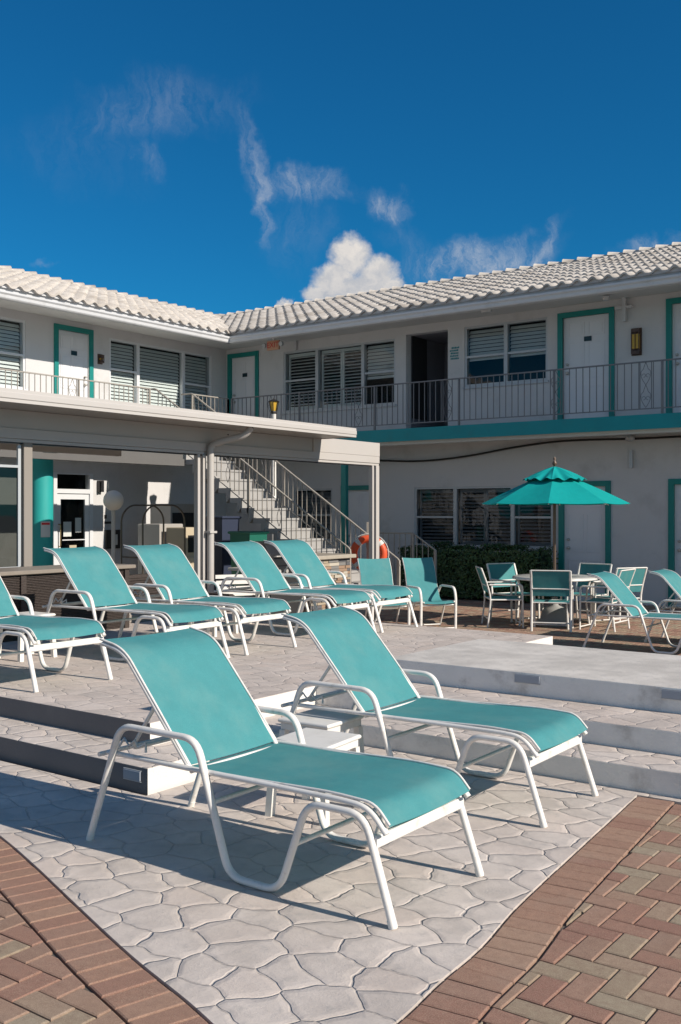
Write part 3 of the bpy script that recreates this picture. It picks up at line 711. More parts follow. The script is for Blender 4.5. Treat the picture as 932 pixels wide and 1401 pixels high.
# roof tiles
PITCH = math.tan(R(18.4)); EZ = 5.50; RUN = 5.05; CW = .285; CL = .335
def tile_profile(ph):                                    # S-tile: rounded barrel and flat pan
    ph = ph % 1.
    if ph < .58: return math.sin(PI * ph / .58) * .064
    return -.012 * math.sin(PI * (ph - .58) / .42)
def roof_side(mb, axis):
    ncol = int((XE + .6 - (-22)) / CW) if axis == 'x' else int((WY + 5 - (YE - .6)) / CW)
    SUBN = 9; rows = int(RUN / CL) + 1
    for r in range(rows):
        d0, d1 = r * CL, min((r + 1) * CL, RUN)
        cols = []
        tot = ncol * SUBN
        for k in range(tot + 1):
            u = k / SUBN; h = tile_profile(u)
            jit = .006 * math.sin(13.7 * int(u) + 7.1 * r)
            if axis == 'x':
                X = XE + .6 - u * CW; 
                def pt(dd, hh, X=X):
                    x = max(X, GX - dd + .0); return (x, GYy - .10 + dd, EZ + (dd) * PITCH + hh)
            else:
                Y = YE - .6 + u * CW
                def pt(dd, hh, Y=Y):
                    y = min(Y, GYy + dd - .0); return (GX + .10 - dd, y, EZ + dd * PITCH + hh)
            lo = .030
            bk = .06 if r == 0 else 0
            cols.append((pt(d0, h * 1.0 + lo + jit), pt(d1 + .0, h * .94 + .0 + jit), pt(d0 + bk * .0, h * .92 - .002), pt(d0 + bk, h * .85 - .01), pt(d0 + bk, -.03)))
        o = len(mb.v)
        for c in cols: mb.v += list(c)
        for k in range(len(cols) - 1):
            a, b = o + 5 * k, o + 5 * k + 5
            if (Vector(cols[k][0]) - Vector(cols[k + 1][0])).length < 1e-4 and (Vector(cols[k][1]) - Vector(cols[k + 1][1])).length < 1e-4: continue
            mb.f.append([a, b, b + 1, a + 1]); mb.sm.append(True); mb.mi.append(0)
            mb.f.append([a, a + 2, b + 2, b]); mb.sm.append(False); mb.mi.append(0)
            if r == 0:
                mb.f.append([a + 2, a + 3, b + 3, b + 2]); mb.sm.append(False); mb.mi.append(0)
                mb.f.append([a + 3, a + 4, b + 4, b + 3]); mb.sm.append(False); mb.mi.append(1)
mbr = MB(); roof_side(mbr, 'x'); roof_side(mbr, 'y')
RZ = EZ + RUN * PITCH + .03; RY, RX = GYy - .10 + RUN, GX + .10 - RUN
# far slopes
mbr.quad((RX, RY, RZ - .05), (XE + .6, RY, RZ - .05), (XE + .6, RY + 5.5, 5.4), (RX - 5.5, RY + 5.5, 5.4)); mbr.quad((RX, RY, RZ - .05), (RX, YE - .6, RZ - .05), (RX - 5.5, YE - .6, 5.4), (RX - 5.5, RY + 5.5, 5.4))
roof = part(mbr, 'roof', [TILE, GUT], fix=False)
# ridge caps: overlapping half rounds
def caps(a, b, step=.36):
    mb = MB(); a, b = Vector(a), Vector(b); n = int((b - a).length / step); t = (b - a).normalized(); s = Vector((-t.y, t.x, 0)).normalized(); up = t.cross(s); up = up if up.z > 0 else -up
    for i in range(n):
        p0, p1 = a + t * step * i, a + t * step * (i + 1.06)
        ring = []
        for p, r, lift in ((p0, .095, .018 + random.uniform(-.004, .004)), (p1, .065, -.02)):
            ring.append([p + s * math.cos(PI * k / 8) * r + up * (math.sin(PI * k / 8) * r + lift) for k in range(9)])
        mb.add(ring[0] + ring[1], [(k, k + 1, 9 + k + 1, 9 + k) for k in range(8)] + [tuple(range(9))], True)
    return mb
q = caps((RX, RY, RZ), (XE + .6, RY, RZ)); q2 = caps((RX, RY, RZ), (RX, YE - .6, RZ)); q.add(q2.v, q2.f, True)
sub(q, 'ridge_cap', TILE, roof, fix=False)
# pipe stub and bracket under the eave
mb = MB(); mb.lathe([(.05, 0), (.07, .05), (.07, .07)], (-6.95, 17.5, 5.32), 14); part(mb, 'eave_light', GUT); mb = MB(); mb.box(-6.80, -6.74, 17.9, 17.97, 4.98, 5.42); mb.box(-6.95, -6.62, 17.92, 17.96, 5.22, 5.27); part(mb, 'eave_bracket', GUT)
mb = MB(); mb.tube([(-9.3, 17.45, 5.41), (-9.3, 17.2, 5.36), (-9.1, 17.2, 5.36)], .04, fillet=.03); part(mb, 'vent_pipe', GUT)
mb = MB(); mb.box(-14.55, -14.49, 17.95, 17.985, 5.2, 5.42); part(mb, 'wall_bracket', GUT)

# ------------------------------------------------------------------ railings
def railing(name, label, axis, c, spans, z0, m, post_every=1.6, scroll_at=(), topz=.90):
    """straight balcony railing: axis 'x' runs along X at Y=c"""
    PF = (lambda u, o, z: (u, c + o, z)) if axis == 'x' else (lambda u, o, z: (c + o, u, z))
    u0, u1 = spans; root = empty(name, PF(u0, 0, z0), label, 'railing'); inv = Matrix.Translation(root.location).inverted()
    def P_(mb, n): o = mb.build(n, m, None, fix=False); o.parent = root; o.matrix_parent_inverse = inv; return o
    mb = MB(); mb.box(u0, u1, -.022, .022, z0 + topz - .014, z0 + topz + .008, T=PF); P_(mb, 'top_rail')
    n = int((u1 - u0) / .125)
    pst = [u0 + i * post_every for i in range(int((u1 - u0) / post_every) + 1)] + [u1]
    for q0, q1 in zip(pst[:-1], pst[1:]):
      if q1 - q0 < .1: continue
      mb = MB(); mb.box(q0, q1, -.012, .012, z0 + .09, z0 + .108, T=PF)
      for i in range(n):
        u = u0 + (i + .5) * (u1 - u0) / n
        if not q0 < u < q1: continue
        if any(abs(u - s) < .12 for s in scroll_at) or any(abs(u - q) < .03 for q in pst): continue
        mb.box(u - .0065, u + .0065, -.0065, .0065, z0 + .108, z0 + topz - .014, T=PF)
      P_(mb, 'baluster_panel')
    for q in pst:
        mb = MB(); mb.box(q - .017, q + .017, -.017, .017, z0 - .02, z0 + topz - .0145, T=PF); P_(mb, 'post')
    for s in scroll_at:
        mb = MB()
        for e in (-.1, .1): mb.box(s + e - .0065, s + e + .0065, -.0066, .0066, z0 + .108, z0 + topz - .014, T=PF)
        H = topz - .13
        for sg in (-1, 1):
            for (ph, zz) in ((0, z0 + .12), (1, z0 + .12 + H / 2)):
                pts = [PF(s + sg * .085 * math.sin(PI * t / 10 + ph * 0) * (1 if t < 7 else .6), 0, zz + H / 2 * t / 10) for t in range(11)]
                mb.tube(pts, .006, 5)
                mb.tube([PF(s + sg * (.035 + .03 * math.cos(a_ * .7)), 0, zz + .16 + .03 * math.sin(a_ * .7)) for a_ in range(8)], .005, 5)
        P_(mb, 'scroll_panel')
    return root
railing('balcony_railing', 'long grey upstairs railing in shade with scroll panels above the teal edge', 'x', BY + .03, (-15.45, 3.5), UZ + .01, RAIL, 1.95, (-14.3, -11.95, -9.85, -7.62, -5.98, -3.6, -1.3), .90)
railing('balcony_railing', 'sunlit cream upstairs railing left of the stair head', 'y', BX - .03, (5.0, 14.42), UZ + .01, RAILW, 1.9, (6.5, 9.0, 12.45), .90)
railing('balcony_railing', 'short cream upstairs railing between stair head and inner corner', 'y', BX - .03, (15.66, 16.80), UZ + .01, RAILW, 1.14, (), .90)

# ------------------------------------------------------------------ staircase
st = empty('staircase', (-10.5, 15.0, GZ), 'pale concrete staircase with metal handrails going up behind the canopy', 'staircase')
inv = Matrix.Translation(st.location).inverted()
def SP(mb, n, m, **k): o = mb.build(n, m, None, **k); o.parent = st; o.matrix_parent_inverse = inv; return o
NS = 17; rise = (UZ - GZ) / NS; X0, X1 = -10.35, BX + .02; run = (X0 - X1) / NS; SY0, SY1 = 14.50, 15.60
for i in range(NS):
    xa, xb = X0 - i * run, X0 - (i + 1) * run; z = GZ + (i + 1) * rise
    mb = MB()
    prof = [(xa + .02, z), (xb + .001, z), (xb + .001, z - .10), (xa - .10, z - .10), (xa - .10, z - rise - .099), (xa + .0, z - rise - .0 + .001), (xa + .0, z - .04), (xa + .02, z - .04)]
    if i == 0: prof = [(xa + .02, z), (xb + .001, z), (xb + .001, z - rise), (xa, z - rise), (xa, z - .04), (xa + .02, z - .04)]
    mb.extrude(prof, lambda p, q, t: (p, t, q), SY0, SY1); SP(mb, 'step', STEPC)
k_ = rise / run
zl = lambda x: GZ + (X0 - x) * k_
for yy, nm, xa in ((SY0 + .02, 'near', X0 - .15), (SY1 - .02, 'far', X0 + .2)):
    mb = MB(); mb.tube([(X1 - .3, yy, UZ + .91), (X1 + .02, yy, UZ + .91), (xa, yy, zl(xa) + .93), (xa + .02, yy, zl(xa) + .82)], .018, 6, fillet=.05)
    mb.tube([(X1, yy, UZ + .12), (xa, yy, zl(xa) + .2)], .011, 6)
    SP(mb, 'handrail', RAILW, fix=False)
    mb = MB(); x = X1 + .1; j = 0
    while x < xa - .02:
        if j % 11 == 5:
            for sg in (-1, 1): mb.tube([(x + .06 + sg * .05 * math.sin(PI * t / 5), yy, zl(x) + .22 + .66 * t / 10) for t in range(11)], .006, 5)
        else: mb.box(x - .0065, x + .0065, yy - .0065, yy + .0065, zl(x) + .2, zl(x) + .92)
        x += .118; j += 1
    SP(mb, 'baluster_panel', RAILW, fix=False)
    for x in (xa, -12.9): mb = MB(); mb.box(x - .02, x + .02, yy - .02, yy + .02, zl(x) - .0 if x != xa else GZ, zl(x) + .92); SP(mb, 'newel_post', RAILW)
# low rail beyond the stair foot
lr = empty('entrance_railing', (-10.4, 16.5, GZ), 'low metal railing sloping down beside the hedge end', 'railing'); inv2 = Matrix.Translation(lr.location).inverted()
def LP(mb, n, m): o = mb.build(n, m, None, fix=False); o.parent = lr; o.matrix_parent_inverse = inv2
mb = MB(); mb.tube([(-11.3, 16.5, 1.09), (-10.42, 16.5, 1.09), (-9.92, 16.5, .77)], .018, 6, fillet=.04); LP(mb, 'top_rail', RAILW)
mb = MB(); x = -11.25
while x < -9.9: 
    zt = 1.09 if x < -10.42 else 1.09 - (x + 10.42) * .64; mb.box(x - .007, x + .007, 16.493, 16.507, GZ + .1, zt); x += .13
LP(mb, 'baluster_panel', RAILW)
mb = MB()
for x, zt in ((-11.3, 1.09), (-10.42, 1.09), (-9.92, .78)): mb.box(x - .018, x + .018, 16.482, 16.518, GZ, zt)
LP(mb, 'post', RAILW)
# ------------------------------------------------------------------ canopy (patio cover)
CX = -10.08
can = empty('patio_canopy', (CX, 12.9, GZ), 'white flat roofed patio canopy on slim posts with a downspout', 'canopy'); invc = Matrix.Translation(can.location).inverted()
def CP(mb, n, m, **k): o = mb.build(n, m, None, **k); o.parent = can; o.matrix_parent_inverse = invc; return o
Y0c, Y1c, Y2c = 3.0, 13.08, 14.80
mb = MB(); mb.box(-12.6, -9.36, Y0c, Y1c, 2.70, 2.79); CP(mb, 'roof_panel', CANW, bevel=.004)
mb = MB(); mb.extrude([(0, 0), (.015, 0), (.015, .035), (.025, .045), (.025, .10), (.015, .11), (.015, .145), (0, .145)], lambda p, q, t: (-9.36 + p, t, 2.69 + q), Y0c, Y1c + .02)
mb.extrude([(0, 0), (.02, 0), (.02, .14), (0, .14)], lambda p, q, t: (t, Y1c + p, 2.69 + q), -12.6, -9.36); CP(mb, 'fascia', CANW)
mb = MB(); mb.box(CX - .06, CX + .03, Y0c, Y2c, 2.36, 2.48); mb.box(CX - .05, CX + .0, Y0c, 12.9, 2.48, 2.698); mb.box(CX - .06, CX + .035, 12.9, Y2c, 2.48, 2.72); mb.box(CX - .12, CX - .061, Y0c, Y2c, 2.40, 2.70)
mb.box(-10.6, CX - .12, Y2c - .10, Y2c - .002, 2.40, 2.70); mb.box(CX - .04, CX + .015, Y0c, Y2c, 2.318, 2.358)
CP(mb, 'header_beam', CANW, bevel=.005)
mb = MB(); mb.box(CX - .03, CX + .005, Y0c, Y2c - .1, 2.300, 2.316); CP(mb, 'door_track', BLK)
def cpost(y, w=.09, m=CANW): 
    mb = MB(); mb.box(CX - .05, CX + .032, y - w / 2, y + w / 2, GZ, 2.317); CP(mb, 'post', m, bevel=.006)
cpost(7.41, .12, mat('shaded_tan_post', (.27, .24, .21), .6)); cpost(10.27, .05); cpost(10.38, .06); cpost(14.74, .10); cpost(14.60, .05); cpost(2.9, .1)  # tan post is darkened: the shade on it is put into its colour
mb = MB(); mb.tube([(CX + .09, 10.44, GZ + .02), (CX + .09, 10.44, 2.44), (CX + .22, 10.50, 2.50), (CX + .52, 10.68, 2.58), (CX + .62, 10.72, 2.70)], .05, 10, fillet=.12); mb.box(CX + .03, CX + .15, 10.37, 10.51, 1.2, 1.23); CP(mb, 'downspout', CANW)
for zb in (.9, 2.25):
    pass
mb = MB(); mb.lathe([(.012, 0), (.012, .02)], (CX + .0, 10.9, 2.62), 8); CP(mb, 'bolt', BLK)
# rear beam and posts
mb = MB(); mb.box(-12.6, -12.5, Y0c, 11.0, 2.40, 2.69); CP(mb, 'rear_beam', CANW)
for y in (4.0, 8.0):
    mb = MB(); mb.box(-12.59, -12.51, y - .04, y + .04, GZ, 2.39); CP(mb, 'post', CANW)
# fixed glass pane at the left edge with its knee wall
mb = MB(); B = mb.box
B(CX - .03, CX + .0, 4.6, 7.32, .82, .86); B(CX - .03, CX + .0, 4.6, 4.64, .86, 2.29); B(CX - .03, CX + .0, 7.29, 7.33, .86, 2.29); B(CX - .03, CX, 4.64, 7.29, 2.02, 2.05)
pf = CP(mb, 'pane_frame', ALU)
mb = MB(); mb.quad((CX - .015, 4.64, .86), (CX - .015, 7.29, .86), (CX - .015, 7.29, 2.02), (CX - .015, 4.64, 2.02)); o = mb.build('glass_pane', TINT, pf, fix=False)
mb = MB(); mb.box(CX - .06, CX + .03, 4.4, 7.34, GZ, .80); CP(mb, 'knee_wall', WOOD)

# ------------------------------------------------------------------ bar, grill, furniture under the canopy
def wicker_box(mb, x0, x1, y0, y1, z0, z1, pitch=.028, strands=True):
    mb.box(x0 + .01, x1 - .01, y0 + .01, y1 - .01, z0, z1)
    z = z0 + .01; k = 0
    while z < z1 - .01:
        off = .006 if k % 2 else 0
        for (a, b, c, d_) in ((x1 - .012, x1 + off, y0, y1), (x0, x1, y0 - off, y0 + .012)): mb.box(a, b, c, d_, z, z + pitch * .55)
        z += pitch; k += 1
bar = empty('bar_counter', (-8.45, 5.9, DZ), 'dark brown wicker bar counter with a pale top behind the left loungers', 'bar counter')
mb = MB(); wicker_box(mb, -.28, .22, -2.6, 1.45, 0, .63, .016); mb.build('wicker_front', WOOD, bar, fix=False)
mb = MB(); mb.box(-.34, .27, -2.7, 1.5, .632, .672, bev=.006); mb.build('counter_top', mat('dark_stone_top', (.27, .23, .19), .4, var=.15, vscale=12), bar)
mb = MB()
for y in (-2.5, -1.2, .1, 1.4): mb.box(.222, .245, y - .03, y + .03, 0, .63)
mb.build('corner_trim', WOOD, bar)
sofa = empty('wicker_sofa', (-8.9, 8.35, GZ), 'low dark wicker sofa behind the second and third loungers', 'sofa')
mb = MB(); wicker_box(mb, -.4, .4, -.85, .85, .12, .42); mb.build('base', WOOD, sofa, fix=False)
mb = MB(); mb.box(-.36, .38, -.80, .80, .425, .56, bev=.03); mb.build('seat_cushion', mat('greige_cushion', (.30, .27, .24), .9, var=.1), sofa)
mb = MB(); wicker_box(mb, -.42, -.30, -.85, .85, .425, .92); mb.build('backrest', WOOD, sofa, fix=False)
mb = MB(); wicker_box(mb, -.29, .4, .86, .96, .12, .66); wicker_box(mb, -.29, .4, -.96, -.86, .12, .66); mb.build('armrest', WOOD, sofa, fix=False)
# stone grill island
isl = empty('stone_island', (-9.35, 11.82, GZ), 'low island clad in stacked ledge stone with a beige slab top', 'kitchen island')
mb = MB(); mb.box(-.34, .34, -.30, .62, 0, .98)
z = 0.
while z < .97:
    h_ = random.uniform(.03, .055)
    for side in (0, 1):
        t = -.30 if side == 0 else -.34
        e = .62 if side == 0 else .34
        while t < e - .05:
            w_ = min(random.uniform(.10, .26), e - t); pr_ = random.uniform(.01, .03)
            if side == 0: mb.box(.34, .34 + pr_, t + .003, t + w_ - .003, z + .003, min(z + h_, .98) - .003)
            else: mb.box(t + .003, t + w_ - .003, -.30 - pr_, -.30, z + .003, min(z + h_, .98) - .003)
            t += w_
    z += h_
mb.build('stone_base', LEDGE, isl, fix=False)
mb = MB(); mb.box(-.42, .42, -.36, .70, .982, 1.04, bev=.008); mb.build('slab_top', STONETOP, isl)
gr = empty('gas_grill', (-9.35, 11.05, GZ), 'black barbecue grill with a rounded hood behind the middle loungers', 'grill', rz=0)
mb = MB(); prof = [(-.24, .92), (-.25, 1.08), (-.18, 1.21), (-.02, 1.27), (.16, 1.22), (.26, 1.08), (.27, .92)]
mb.extrude(prof, lambda p, q, t: (p, t, q), -.36, .36); mb.build('hood', BLK, gr, bevel=.01)
mb = MB(); mb.box(-.27, .30, -.38, .38, .78, .918, bev=.01); mb.build('firebox', BLK, gr)
mb = MB(); mb.box(-.24, .25, -.34, .34, .12, .775, bev=.01); mb.build('cabinet', mat('grill_cabinet', (.05, .05, .052), .4, .3), gr)
for y in (-.56, .56):
    mb = MB(); mb.box(-.2, .22, y - .17, y + .17, .87, .91, bev=.006); mb.build('side_shelf', STEEL, gr)
for y in (-.24, -.08, .08, .24):
    mb = MB(); mb.tube([(.30, y, .85), (.335, y, .85)], .028, 12); mb.build('knob', STEEL, gr)
mb = MB(); mb.tube([(.26, -.28, 1.05), (.31, -.28, 1.06), (.31, .28, 1.06), (.26, .28, 1.05)], .011, 8, fillet=.02); mb.build('hood_handle', STEEL, gr)
mb = MB(); mb.tube([(.27, .0, 1.13), (.292, .0, 1.14)], .035, 14); mb.build('thermometer', PAPER, gr)
for x in (-.2, .2):
    for y in (-.3, .3):
        mb = MB(); mb.tube([(x, y - .02, .06), (x, y + .02, .06)], .06, 14); mb.build('wheel', BLK, gr)
# globe lamp on a post
gl = empty('globe_lamp', (-13.56, 11.75, GZ), 'unlit milky globe lamp on a thin grey post in the shaded patio', 'lamp')
mb = MB(); mb.lathe([(.2, 0), (.21, .03), (.05, .06), (.035, .1), (.035, 1.72)], n=16); mb.build('pole', mat('lamp_pole', (.50, .48, .45), .5), gl)
mb = MB(); mb.lathe([(max(.01, .175 * math.sin(PI * t / 14)), 1.88 - .175 * math.cos(PI * t / 14)) for t in range(15)], n=24); mb.build('globe', GLOBE, gl)
# luggage cart
lc = empty('luggage_cart', (-13.2, 12.35, GZ), 'brass framed luggage cart with arched rails beside the shaded wall', 'luggage cart', rz=R(90))
mb = MB(); mb.box(-.52, .52, -.3, .3, .18, .24, bev=.01); mb.build('platform', mat('cart_carpet', (.12, .03, .03), .9), lc)
for y in (-.27, .27):
    mb = MB(); mb.tube([(-.5, y, .24), (-.5, y, 1.62), (-.3, y, 1.80), (.3, y, 1.80), (.5, y, 1.62), (.5, y, .24)], .016, 8, fillet=.14); mb.build('arched_rail', BRONZE, lc)
mb = MB(); mb.tube([(0, -.27, 1.8), (0, .27, 1.8)], .014); mb.tube([(-.5, -.27, .9), (-.5, .27, .9)], .012); mb.tube([(.5, -.27, .9), (.5, .27, .9)], .012); mb.build('hanging_bar', BRONZE, lc)
for x in (-.42, .42):
    for y in (-.24, .24):
        mb = MB(); mb.tube([(x, y - .018, .085), (x, y + .018, .085)], .085, 14); mb.build('wheel', BLK, lc)
# machines and cabinets by the wall
def cabinet(name, x, y, w, dd, h_, m, label, cat, doors=1):
    r = empty(name, (x, y, GZ), label, cat)
    mb = MB(); mb.box(-dd / 2, dd / 2, -w / 2, w / 2, .04, h_, bev=.012); mb.build('body', m, r)
    for k in range(doors):
        a = -w / 2 + .02 + k * (w - .04) / doors; b = a + (w - .04) / doors - .01
        mb = MB(); mb.box(dd / 2 + .001, dd / 2 + .025, a, b, .1, h_ * .62, bev=.006); o = mb.build('door', m, r)
        mb = MB(); mb.box(dd / 2 + .026, dd / 2 + .05, b - .05, b - .03, h_ * .3, h_ * .5); mb.build('handle', BLK, o)
    mb = MB(); mb.box(dd / 2 + .001, dd / 2 + .012, -w / 2 + .05, w / 2 - .05, h_ * .68, h_ * .9); mb.build('control_panel', BLK, r)
    return r
cabinet('ice_machine', -14.5, 13.75, .62, .6, 1.45, STEEL, 'grey steel ice machine with a pale front left of the canopy posts', 'ice machine')
cabinet('vending_cabinet', -15.4, 15.0, .8, .6, 1.85, STEEL, 'tall grey cabinet in the shade behind the ice machine', 'cabinet', 2)
cabinet('storage_cabinet', -13.2, 13.15, .5, .5, 1.40, BEIGE, 'beige storage cabinet right beside the white canopy posts', 'cabinet', 1)
def bin_(x, y, m, label, h_=1.0):
    r = empty('trash_bin', (x, y, GZ), label, 'bin')
    mb = MB(); mb.extrude([(-.24, -.24), (.24, -.24), (.24, .24), (-.24, .24)], lambda p, q, t: (p * (.85 + .15 * t / h_), q * (.85 + .15 * t / h_), t), 0.03, h_); mb.build('body', m, r)
    mb = MB(); mb.box(-.27, .27, -.27, .27, h_ + .001, h_ + .05, bev=.015); mb.build('lid', m, r)
    mb = MB(); mb.tube([(-.25, -.2, .08), (-.25, .2, .08)], .07, 12); mb.build('wheel', BLK, r)
bin_(-13.3, 14.2, NAVY, 'tall navy blue bin under the stairs', 1.55)
bin_(-12.3, 13.85, GRNP, 'green bin under the stairs beside the navy one', 1.28)
# items on the shaded wall
mb = MB(); mb.box(13.98 + .25, 14.62, -.05, -.002, .72, 1.12, T=PL); o = mb.build('notice_board', BLK); tag(o, 'black notice board with a paper pinned on, right of the glass door', 'notice board')
mb = MB(); mb.box(14.40, 14.54, -.056, -.051, .8, 1.02, T=PL); mb.build('paper', PAPER, o)
mb = MB(); mb.box(14.02, 14.14, -.09, -.002, 1.92, 2.16, T=PL); o = mb.build('wall_phone', BLK); tag(o, 'black telephone on the wall above the globe lamp', 'telephone')
mb = MB(); mb.tube([PL(14.05, -.12, 1.94), PL(14.05, -.13, 2.14)], .02); mb.build('handset', BLK, o)
mb = MB(); mb.box(14.22, 14.5, -.012, -.002, 1.25, 1.30, T=PL); mb.box(14.22, 14.28, -.012, -.002, 1.36, 1.44, T=PL); o = mb.build('wall_lettering', BLK); tag(o, 'small black lettering on the wall above the notice board', 'lettering')
mb = MB(); mb.lathe([(.205, 1.02), (.206, 1.02), (.206, 1.32), (.205, 1.32)], (-15.15, 11.3, 0), 40)
sg = MB(); 
def on_col(a0, a1, z0, z1, r, n=8):
    vs = []
    for k in range(n + 1):
        a = R(a0 + (a1 - a0) * k / n)
        for rr in (r, r + .004):
            for z in (z0, z1): vs.append((-15.15 + rr * math.cos(a), 11.46 + rr * math.sin(a), z))
    fs = []
    for k in range(n):
        i = 4 * k; j = i + 4; fs += [(i + 2, i + 3, j + 3, j + 2), (i, j, j + 1, i + 1), (i, i + 2, j + 2, j), (i + 1, j + 1, j + 3, i + 3)]
    return vs, fs + [(0, 1, 3, 2), (4 * n, 4 * n + 2, 4 * n + 3, 4 * n + 1)]
sg.add(*on_col(-42, 8, 1.05, 1.33, .2005)); o = sg.build('column_notice', PAPER); tag(o, 'white notice with a red band stuck on the teal column', 'sign')
sg = MB(); sg.add(*on_col(-38, 4, 1.27, 1.31, .2047)); sg.build('red_band', REDP, o)
mb = MB(); mb.box(-14.48, -14.38, 11.0, 11.3, 2.60, 2.66, T=None); mb.box(-14.54, -14.48, 11.1, 11.2, 2.61, 2.65, T=None); o = mb.build('ceiling_light', PAPER); tag(o, 'small pale light fitting on the header board above the column', 'light')
mb = MB(); mb.box(-14.62, -14.50, 8.0, 14.40, 2.42, 2.56); mb.box(-14.58, -14.54, 8.0, 14.40, 2.56, 2.924); o = mb.build('header_board', mat('shade_toned_board', (.13, .125, .12), .8, var=.1)); tag(o, 'long grey header board hanging under the left balcony', 'header board')  # board colour darkened to stand in for shade, sun still reaches it

# life ring on a stand
lf = empty('life_ring', (-10.75, 14.98, .70), 'orange life ring with white bands hanging by the stair foot', 'life ring', rz=R(32))
def torus(mb, R0, r, a0=0, a1=2 * PI, n=36):
    mb.tube([(R0 * math.cos(a0 + (a1 - a0) * k / n), 0, R0 * math.sin(a0 + (a1 - a0) * k / n)) for k in range(n if abs(a1 - a0 - 2 * PI) < 1e-6 else n + 1)], r, 10, closed=abs(a1 - a0 - 2 * PI) < 1e-6)
lf.location = (-10.33, 14.86, .75)
mb = MB(); torus(mb, .27, .07); mb.build('ring', RING, lf)
for k in range(4):
    mb = MB(); torus(mb, .27, .074, k * PI / 2 + .6, k * PI / 2 + .85, 5); mb.build('band', PAPER, lf)
mb = MB(); torus(mb, .36, .008); mb.build('grab_rope', PAPER, lf)
hk = empty('ring_stand', (-10.40, 14.93, GZ), 'thin post that holds the orange life ring', 'stand', rz=R(32))
mb = MB(); mb.box(-.02, .02, .02, .06, 0, 1.5); mb.build('post', RAILW, hk)
mb = MB(); mb.box(-.1, .1, -.04, .02, 1.25, 1.27); mb.build('hook', RAILW, hk)

# lamp post with lantern
lp = empty('lamp_post', (-13.45, 15.93, GZ), 'white lamp post with a small yellow lantern rising above the canopy', 'lamp post')
mb = MB(); mb.lathe([(.075, 0), (.075, .02), (.052, .04), (.045, 3.68), (.05, 3.70)], n=14); mb.build('pole', WHITE, lp)
LH = 3.70
mb = MB(); mb.lathe([(.05, LH), (.075, LH + .03), (.06, LH + .06)], n=6, smooth=False); mb.lathe([(.12, LH + .25), (.125, LH + .26), (.07, LH + .29), (.02, LH + .31), (.01, LH + .33)], n=6, smooth=False)
for k in range(6):
    a = k * PI / 3; mb.tube([(.065 * math.cos(a), .065 * math.sin(a), LH + .05), (.108 * math.cos(a), .108 * math.sin(a), LH + .26)], .009, 4)
lh = mb.build('lantern', BLK, lp)
mb = MB(); mb.lathe([(.055, LH + .061), (.094, LH + .249)], n=6, smooth=False); mb.build('lantern_glass', OCHR, lh)

# wall lights and signs
def sconce(PF, u, z, w, h_, label, m=OCHR):
    mb = MB(); mb.box(u - w / 2 - .02, u + w / 2 + .02, -.02, -.001, z - h_ / 2 - .02, z + h_ / 2 + .02, T=PF); mb.box(u - w / 2, u + w / 2, -.10, -.02, z + h_ / 2 - .06, z + h_ / 2, T=PF); mb.box(u - w / 2, u + w / 2, -.10, -.02, z - h_ / 2, z - h_ / 2 + .05, T=PF)
    for a in (-w / 2, w / 2 - .012, -.006): mb.box(u + a, u + a + .012, -.101, -.088, z - h_ / 2 + .05, z + h_ / 2 - .06, T=PF)
    o = mb.build('wall_light', mat('bronze_sconce', (.09, .05, .035), .5)); tag(o, label, 'wall light')
    mb = MB(); mb.box(u - w / 2 + .012, u + w / 2 - .012, -.086, -.021, z - h_ / 2 + .1, z + h_ / 2 - .1, T=PF); mb.build('glass', m, o)
    return o
sconce(PR, -6.56, 4.60, .15, .46, 'bronze wall light with amber glass between the two right upstairs doors')
sconce(PL, 14.10, 4.72, .08, .17, 'small amber wall light beside the left wing upstairs door')
sconce(PL, 12.75 - .6, 1.55, .06, .3, 'thin bronze wall light left of the glass door')
# exit sign
ex = empty('exit_sign', (-14.62, 17.3, 5.22), 'orange exit sign with two small lamp heads under the eave', 'exit sign')
mb = MB(); mb.box(-.17, .17, -.025, .025, -.09, .12, bev=.006); mb.build('panel', mat('exit_panel', (.62, .34, .22), .5), ex)
text_mesh('EXIT', .17, REDP, 'lettering', ex, Matrix.Translation((0, -.028, .015)) @ Matrix.Rotation(R(90), 4, 'X'))
mb = MB(); mb.box(-.03, .03, -.02, .02, .12, .24); mb.build('bracket', GUT, ex)
for x in (-.25, .25):
    mb = MB(); mb.tube([(x, -.06, .02), (x, .0, .03)], .05, 12); mb.tube([(x, 0, .03), (x * .68, 0, .03)], .012, 6); mb.build('lamp_head', ALU, ex)
# five line teal notice painted on the wall
mb = MB(); rows = [(.02, .16), (-.02, .2), (.0, .17), (-.01, .19), (.0, .18)]
for k, (a, b) in enumerate(rows):
    x = -10.46 + a; zz = 4.86 - k * .055
    while x < -10.46 + a + b:
        w_ = random.uniform(.018, .035); mb.box(x, x + w_, -.004, -.001, zz - .018, zz + random.choice((.012, .018)), T=PR); x += w_ + .008
o = mb.build('wall_notice', TEALP); tag(o, 'five short lines of teal lettering on the wall beside the dark passage', 'wall sign')
